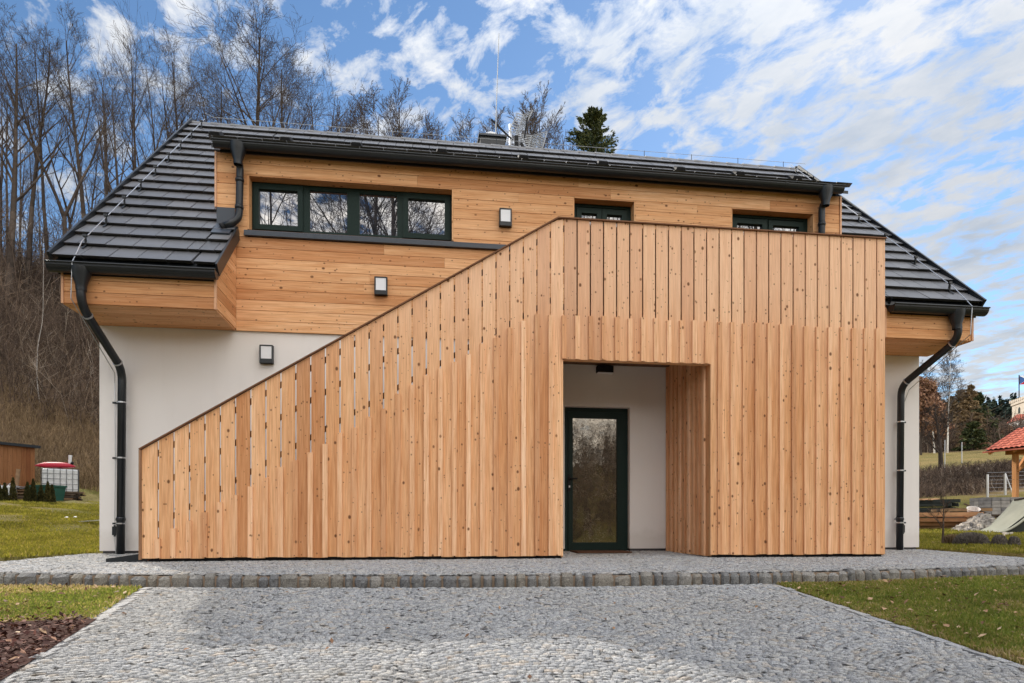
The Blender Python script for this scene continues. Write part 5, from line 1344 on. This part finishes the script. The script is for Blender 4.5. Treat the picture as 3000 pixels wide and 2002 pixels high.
# far conifer forest on the hill
r=np.random.default_rng(70); Vs=[];Fs=[];Ts=[];b0=0
for k in range(420):
    px=r.uniform(2620,3420); d=r.uniform(255,330); x,y=site(px,d); z=float(ground(x,y))
    top=1182+r.normal(0,9)+ (d-255)*-.02; H=max(bearing_h(top,d)-z,8); H=min(H,40) ; n=150; zb0=max(z,bearing_h(top,d)-H)
    u=r.uniform(0,1,n); a=r.uniform(0,6.28,n); rad=3.0*(1-u)**.9*r.uniform(.5,1,n)
    p=np.stack([x+rad*np.cos(a),y+rad*np.sin(a),z+H*.1+u*(H*.9)],-1); q=np.stack([np.cos(a),np.sin(a),-.6+0*a],-1)+r.normal(0,.3,(n,3)); q/=np.linalg.norm(q,axis=1,keepdims=True)
    sd=np.cross(q,np.array([[0,0,1.]])); sd/=np.linalg.norm(sd,axis=1,keepdims=True); s=r.uniform(.7,1.4,(n,1))
    V=np.stack([p-q*s,p+sd*s*.6,p+q*s,p-sd*s*.6],1).reshape(-1,3); Vs.append(V);Fs.append(np.arange(n*4).reshape(-1,4)+b0);b0+=n*4;Ts.append(np.clip(r.uniform(0,1)*.7+r.uniform(-.2,.3,n),0,1))
o=raw('conifer_forest',np.concatenate(Vs),np.concatenate(Fs),M['needle_far'],np.concatenate(Ts)); tag(o,'bluish dark conifer wood on the distant hill behind the tower','forest',kind='stuff')

# ------------------------------------------------------------------ lawn grass, leaves, mulch
def blades(name,n,xr,yr,inside,hr,mat,label,seed,zf=ground,wd=.006,dens=None,tbias=0.0,clump=3.0,edge=False):
    r=np.random.default_rng(seed); x=r.uniform(*xr,n); y=r.uniform(*yr,n); ok=inside(x,y); x,y=x[ok],y[ok]; n=len(x)
    z=zf(x,y)-.004; patch=.5+.5*np.sin(x*2.3+np.sin(y*3.1)*1.3)*np.cos(y*2.7-x*.8+1); patch2=.5+.5*np.sin(x*9+4*np.sin(y*7))*np.cos(y*8+2)
    h=r.uniform(*hr,n)*(.55+.6*patch+.25*patch2); a=r.uniform(0,6.28,n); lean=r.uniform(.1,.9,n)*h
    w=wd*r.uniform(.6,1.3,n); dx,dy=np.cos(a),np.sin(a)
    P=np.stack([x,y,z],-1); sdv=np.stack([-dy,dx,0*dx],-1)*w[:,None]; md=np.stack([dx*lean*.35,dy*lean*.35,h*.6],-1); tp=np.stack([dx*lean,dy*lean,h],-1)
    V=np.stack([P-sdv,P+sdv,P+md+sdv*.8,P+md-sdv*.8,P+tp],1).reshape(-1,3); b=np.arange(n)*5
    Fq=np.concatenate([np.stack([b,b+1,b+2,b+3],-1),np.stack([b+3,b+2,b+4,b+4],-1)])
    # last row are triangles: rebuild as pure triangles
    Fq=np.concatenate([np.stack([b,b+1,b+2],-1),np.stack([b,b+2,b+3],-1),np.stack([b+3,b+2,b+4],-1)])
    t=np.clip(r.beta(2,2.6,n)*.85+.22*(patch2-.5)-.15*(patch-.5)+tbias+(r.uniform(0,1,n)<.06)*.35,0,1)
    if edge: t=np.clip(t+.45*np.exp(-np.minimum(np.minimum(np.abs(x-drv_r(y)),np.abs(x-drv_l(y))),np.abs(y-kerbY(x)))/.22)+.30*(np.sin(x*1.1+2*np.sin(y*.9))*np.cos(y*1.7+x*.4)>.62),0,1)
    o=raw(name,V,Fq,mat,np.tile(t,3)); tag(o,label,'grass',kind='stuff'); return o
def front_lawn(x,y): 
    kk=kerbY(x)-.06
    return (y<kk)&((x<drv_l(y)-.10)|(x>drv_r(y)+.10))&~((x<drv_l(y))&mulch_in(x,y))
def mulch_in(x,y): return (x<drv_l(y)-.05)&(y<-4.52-.05*np.sin(x*3)+.04*np.sin(x*11))&(y>-9.5)
blades('front_grass',330000,(3.3,10.5),(-8.6,-1.2),front_lawn,(.012,.036),M['grass'],'short mown winter lawn right of the driveway',1,front_z,edge=True)
blades('left_grass',110000,(-9,-2.4),(-5.3,-1),front_lawn,(.012,.034),M['grass'],'strip of lawn left of the driveway below the kerb',2,front_z,edge=True)
def rear_in(x,y): return (~in_terr(x,y))&(y>kerbY(x)+.2)&((x<-4.62)|(x>8.05))&((x<-4.62)&(y>backL(x)+.03)|(x>8.05)&(y>backR(x)+.03))
blades('side_grass',260000,(-19,-4.6),(-1.9,17),rear_in,(.03,.075),M['sungrass'],'yellow-green sunlit lawn beside the left house corner',3,ground,.010)
blades('right_side_grass',90000,(8,18),(-2.4,9),rear_in,(.03,.075),M['sungrass'],'yellow-green sunlit lawn beside the right house corner',4,ground,.010)
def leaves(name,n,xr,yr,inside,mat,label,seed,size,zf,lift=.012,cat='leaves'):
    r=np.random.default_rng(seed); x=r.uniform(*xr,n);y=r.uniform(*yr,n);ok=inside(x,y);x,y=x[ok],y[ok];n=len(x)
    p=np.stack([x,y,zf(x,y)+lift*r.uniform(.2,1.6,n)],-1); a=r.uniform(0,6.28,n); tl=r.normal(0,.35,(n,2)); s=size*r.uniform(.5,1.4,n)
    u=np.stack([np.cos(a),np.sin(a),tl[:,0]],-1)*s[:,None]; v=np.stack([-np.sin(a),np.cos(a),tl[:,1]],-1)*(s*r.uniform(.35,.7,n))[:,None]; up=np.array([0,0,1.])*(s*r.uniform(0,.35,n))[:,None]
    V=np.stack([p-u,p-v+up,p+u,p+v+up],1).reshape(-1,3); b=np.arange(n)*4
    o=raw(name,V,np.concatenate([np.stack([b,b+1,b+2],-1),np.stack([b,b+2,b+3],-1)]),mat,np.tile(r.uniform(0,1,n),2)); tag(o,label,cat,kind='stuff'); return o
lv=lambda x,y:front_lawn(x,y)
leaves('fallen_leaves',1800,(3.4,9),(-8.4,-2),lv,M['leaf'],'scattered dry leaves on the right lawn',5,.022,front_z,.022)
leaves('fallen_leaves',700,(-8,-2.4),(-4.9,-1.5),lv,M['leaf'],'scattered dry leaves on the left lawn strip',6,.024,front_z,.022)
leaves('driveway_leaves',110,(-2.5,3.4),(-8.5,-3.4),in_drive,M['leaf'],'few dry leaves on the driveway setts',7,.020,front_z,.012)
leaves('kerb_leaves',260,(-7,9),(-4,-1),lambda x,y:(y<kerbY(x)-.03)&(y>kerbY(x)-.22)&~((x>drv_l(y))&(x<drv_r(y))),M['leaf'],'dry leaves gathered along the foot of the kerb',8,.024,front_z,.025)
mbed=leaves('mulch_bed',24000,(-7.5,-2.0),(-9.4,-4.4),mulch_in,M['mulch'],'dark red-brown bark mulch bed left of the driveway',9,.020,front_z,.035,'mulch')
leaves('mulch_leaves',900,(-7.5,-2.0),(-9,-4.4),mulch_in,M['leaf'],'dry leaves lying on the bark mulch',10,.026,front_z,.06)
# soil under the mulch
V=[];Fq=[]
ys_=np.linspace(-4.5,-9.5,30); xo=np.linspace(0,5,20)
for yy in ys_:
    for q in xo: V.append((float(drv_l(yy))-.06-q,yy,float(front_z(float(drv_l(yy))-.06-q,yy))+.006))
for i in range(29):
    for j in range(19): Fq.append((i*20+j,i*20+j+1,(i+1)*20+j+1,(i+1)*20+j))
tag(raw('mulch_soil',V,Fq,plain('mulch_soil',(.05,.022,.017),.95,0,.1,.4,30)),kind='structure')

# ------------------------------------------------------------------ trees off to the side and behind the viewpoint (they shade and mirror)
OG='spruces standing left of the driveway, outside the view'
for k,(x,y,H,W) in enumerate(((-12.6,4.0,15.5,3.0),(-13.4,.6,16,3.2),(-15.8,6.4,17,3.4))):
    spruce(x,y,H,W,80+k,'tall dark spruce standing left outside the view',OG,n=9000,leaf=.25,bare=.05)
BG='bare trees across the road behind the viewpoint'
for k,(i,x,y,H) in enumerate(((2,-7.2,-25,25),(4,-3.8,-27,27),(1,-1.2,-24,25),(5,1.6,-28,25),(0,8,-27,25),(4,13,-28,26),(1,18.5,-26,25),(2,24,-30,25))):
    bare_tree(i,x,y,H,k*1.3,'bare tree behind the viewpoint mirrored in the window panes',BG)

r=np.random.default_rng(90); n=5200; x=r.uniform(-30,34,n); y=r.uniform(-46,-27,n); z=ground(x,y)-.1; h=r.uniform(1.0,4.5,n)
tp=np.stack([x+r.normal(0,.5,n),y+r.normal(0,.5,n),z+h],-1); bs=np.stack([x,y,z],-1); P0=[bs];P1=[tp];R0=[np.full(n,.03)];R1=[np.full(n,.014)]
for k in range(5):
    q=bs+(tp-bs)*r.uniform(.2,.95,(n,1)); v=np.stack([r.normal(0,.6,n),r.normal(0,.6,n),r.uniform(.1,1,n)],-1); P0.append(q);P1.append(q+v*(h*.3)[:,None]);R0.append(np.full(n,.016));R1.append(np.full(n,.009))
V,Fq,si=tubes(np.concatenate(P0),np.concatenate(P1),np.concatenate(R0),np.concatenate(R1),3)
tag(raw('roadside_thicket',V,Fq,M['twig'],np.tile(r.uniform(0,1,n),6)[si]),'brown leafless thicket on the bank behind the viewpoint, mirrored in the door','undergrowth',kind='stuff')
# ------------------------------------------------------------------ light and sky
SA,SB=.78,1.06                                # shadow run per metre of height, to the right and towards the viewer
el=math.atan(1/math.hypot(SA,SB)); azr=math.atan2(SA,SB)
sun=bpy.data.lights.new('sun','SUN'); sun.energy=2.0; sun.angle=R(.55); sun.color=(1,.93,.82)
so=bpy.data.objects.new('sun',sun); col.objects.link(so)
so.rotation_euler=Vector((SA,-SB,-1)).to_track_quat('-Z','Y').to_euler(); so.location=(-20,25,30)
w=bpy.data.worlds.new('World'); scene.world=w; w.use_nodes=True; t=w.node_tree
for n in list(t.nodes): t.nodes.remove(n)
class WN(NT):
    def __init__(s,t): s.t=t
W=WN(t)
out=t.nodes.new('ShaderNodeOutputWorld')
sky=W.n('ShaderNodeTexSky',sky_type='NISHITA'); sky.sun_disc=False; sky.sun_elevation=el; sky.sun_rotation=azr; sky.altitude=400; sky.air_density=1.0; sky.dust_density=.12; sky.ozone_density=1.6
gen=W.coord('Generated'); sp=W.n('ShaderNodeSeparateXYZ',{0:gen}).outputs
zz=W.math('ADD',W.math('MAXIMUM',sp[2],0.0),.13)
pu=W.math('DIVIDE',sp[0],zz); pv=W.math('DIVIDE',sp[1],zz)
pl=W.n('ShaderNodeCombineXYZ',{0:pu,1:pv,2:0.0}).outputs[0]
rot=R(-34)
st_=W.map(pl,(1.0,1.0,1),(0,0,rot))
st2=W.map(st_,(1.7,.85,1),(0,0,0),(3.1,1.7,0))
nA=W.noise(st2,1.35,9,.60,.3)
nB=W.noise(W.map(st_,(1.25,.85,1),(0,0,0),(7.3,2.2,0)),10.5,7,.62,.3)
nC=W.noise(W.map(st_,(1,1,1),(0,0,0),(1.3,9.2,0)),.7,2,.5)
def dev(n,k): return W.math('MULTIPLY',W.math('SUBTRACT',n,.5),k)
# cover: open to the left, closing to the right and towards the viewer's back
back=W.math('MAXIMUM',W.math('MULTIPLY',sp[1],-1.0),0.0)
cov=W.math('ADD',W.math('ADD',W.math('MULTIPLY',sp[0],.24),-.06),W.math('ADD',W.math('MULTIPLY',back,.25),W.math('MULTIPLY',W.math('POWER',W.math('MAXIMUM',sp[2],0.0),4.0),.22)))
mk=W.math('ADD',W.math('ADD',dev(nA,.50),dev(nB,2.1)),W.math('ADD',W.math('ADD',cov,.5),dev(nC,.35)))
mask=W.ramp(mk,[(.38,g(0)),(.52,g(.46)),(.72,g(.92))])
shade=W.math('ADD',W.math('MULTIPLY',W.noise(W.map(st2,(1,1,1),(0,0,0),(.07,.05,0)),1.9,7,.6,.3),.6),W.math('MULTIPLY',W.noise(W.map(st_,(1.2,.8,1),(0,0,0),(7.34,2.16,0)),9.0,6,.6,.3),.4))
cc=W.ramp(shade,[(.36,(.66,.73,.83,1)),(.50,(.85,.88,.92,1)),(.63,(.99,.99,.99,1))])
# unseen clouds behind and overhead brightened to fill the shaded facade and paving
bb=W.math('ADD',1.0,W.math('ADD',W.math('MULTIPLY',back,4.9),W.math('MULTIPLY',W.math('POWER',W.math('MAXIMUM',sp[2],0.0),4.0),4.2)))
CLOUD=.268; SKY=.055
wm=W.mix(back,(1,1,1,1),(1,.89,.75,1))  # warm cast added to the unseen clouds behind, for the facade fill
ccs=W.n('ShaderNodeVectorMath',{0:W.mix(1.0,cc,wm,'MULTIPLY'),3:W.math('MULTIPLY',bb,CLOUD)},operation='SCALE').outputs[0]
hs=W.mix(1.0,W.n('ShaderNodeHueSaturation',{'Saturation':1.06,'Color':sky.outputs[0]}).outputs[0],(.90,1.0,1.04,1),'MULTIPLY')
skc=W.n('ShaderNodeVectorMath',{0:hs,3:SKY},operation='SCALE').outputs[0]
mixc=W.mix(mask,skc,ccs)
bg=W.n('ShaderNodeBackground',{0:mixc,1:1.0})
t.links.new(bg.outputs[0],out.inputs[0])

# ------------------------------------------------------------------ camera
cam=bpy.data.cameras.new('camera'); co=bpy.data.objects.new('camera',cam); col.objects.link(co)
co.location=(0,-CD,CH); co.rotation_euler=(R(90),0,-TH); cam.sensor_width=36; cam.lens=F/3000*36
cam.shift_y=(HZ-1001)/3000; cam.clip_start=.05; cam.clip_end=3000
scene.camera=co
vs=scene.view_settings; vs.view_transform='Standard'; vs.look='None'; vs.gamma=1; vs.exposure=1.42
scene.cycles.use_denoising=True; scene.cycles.max_bounces=6; scene.cycles.sample_clamp_indirect=4
scene.render.film_transparent=False
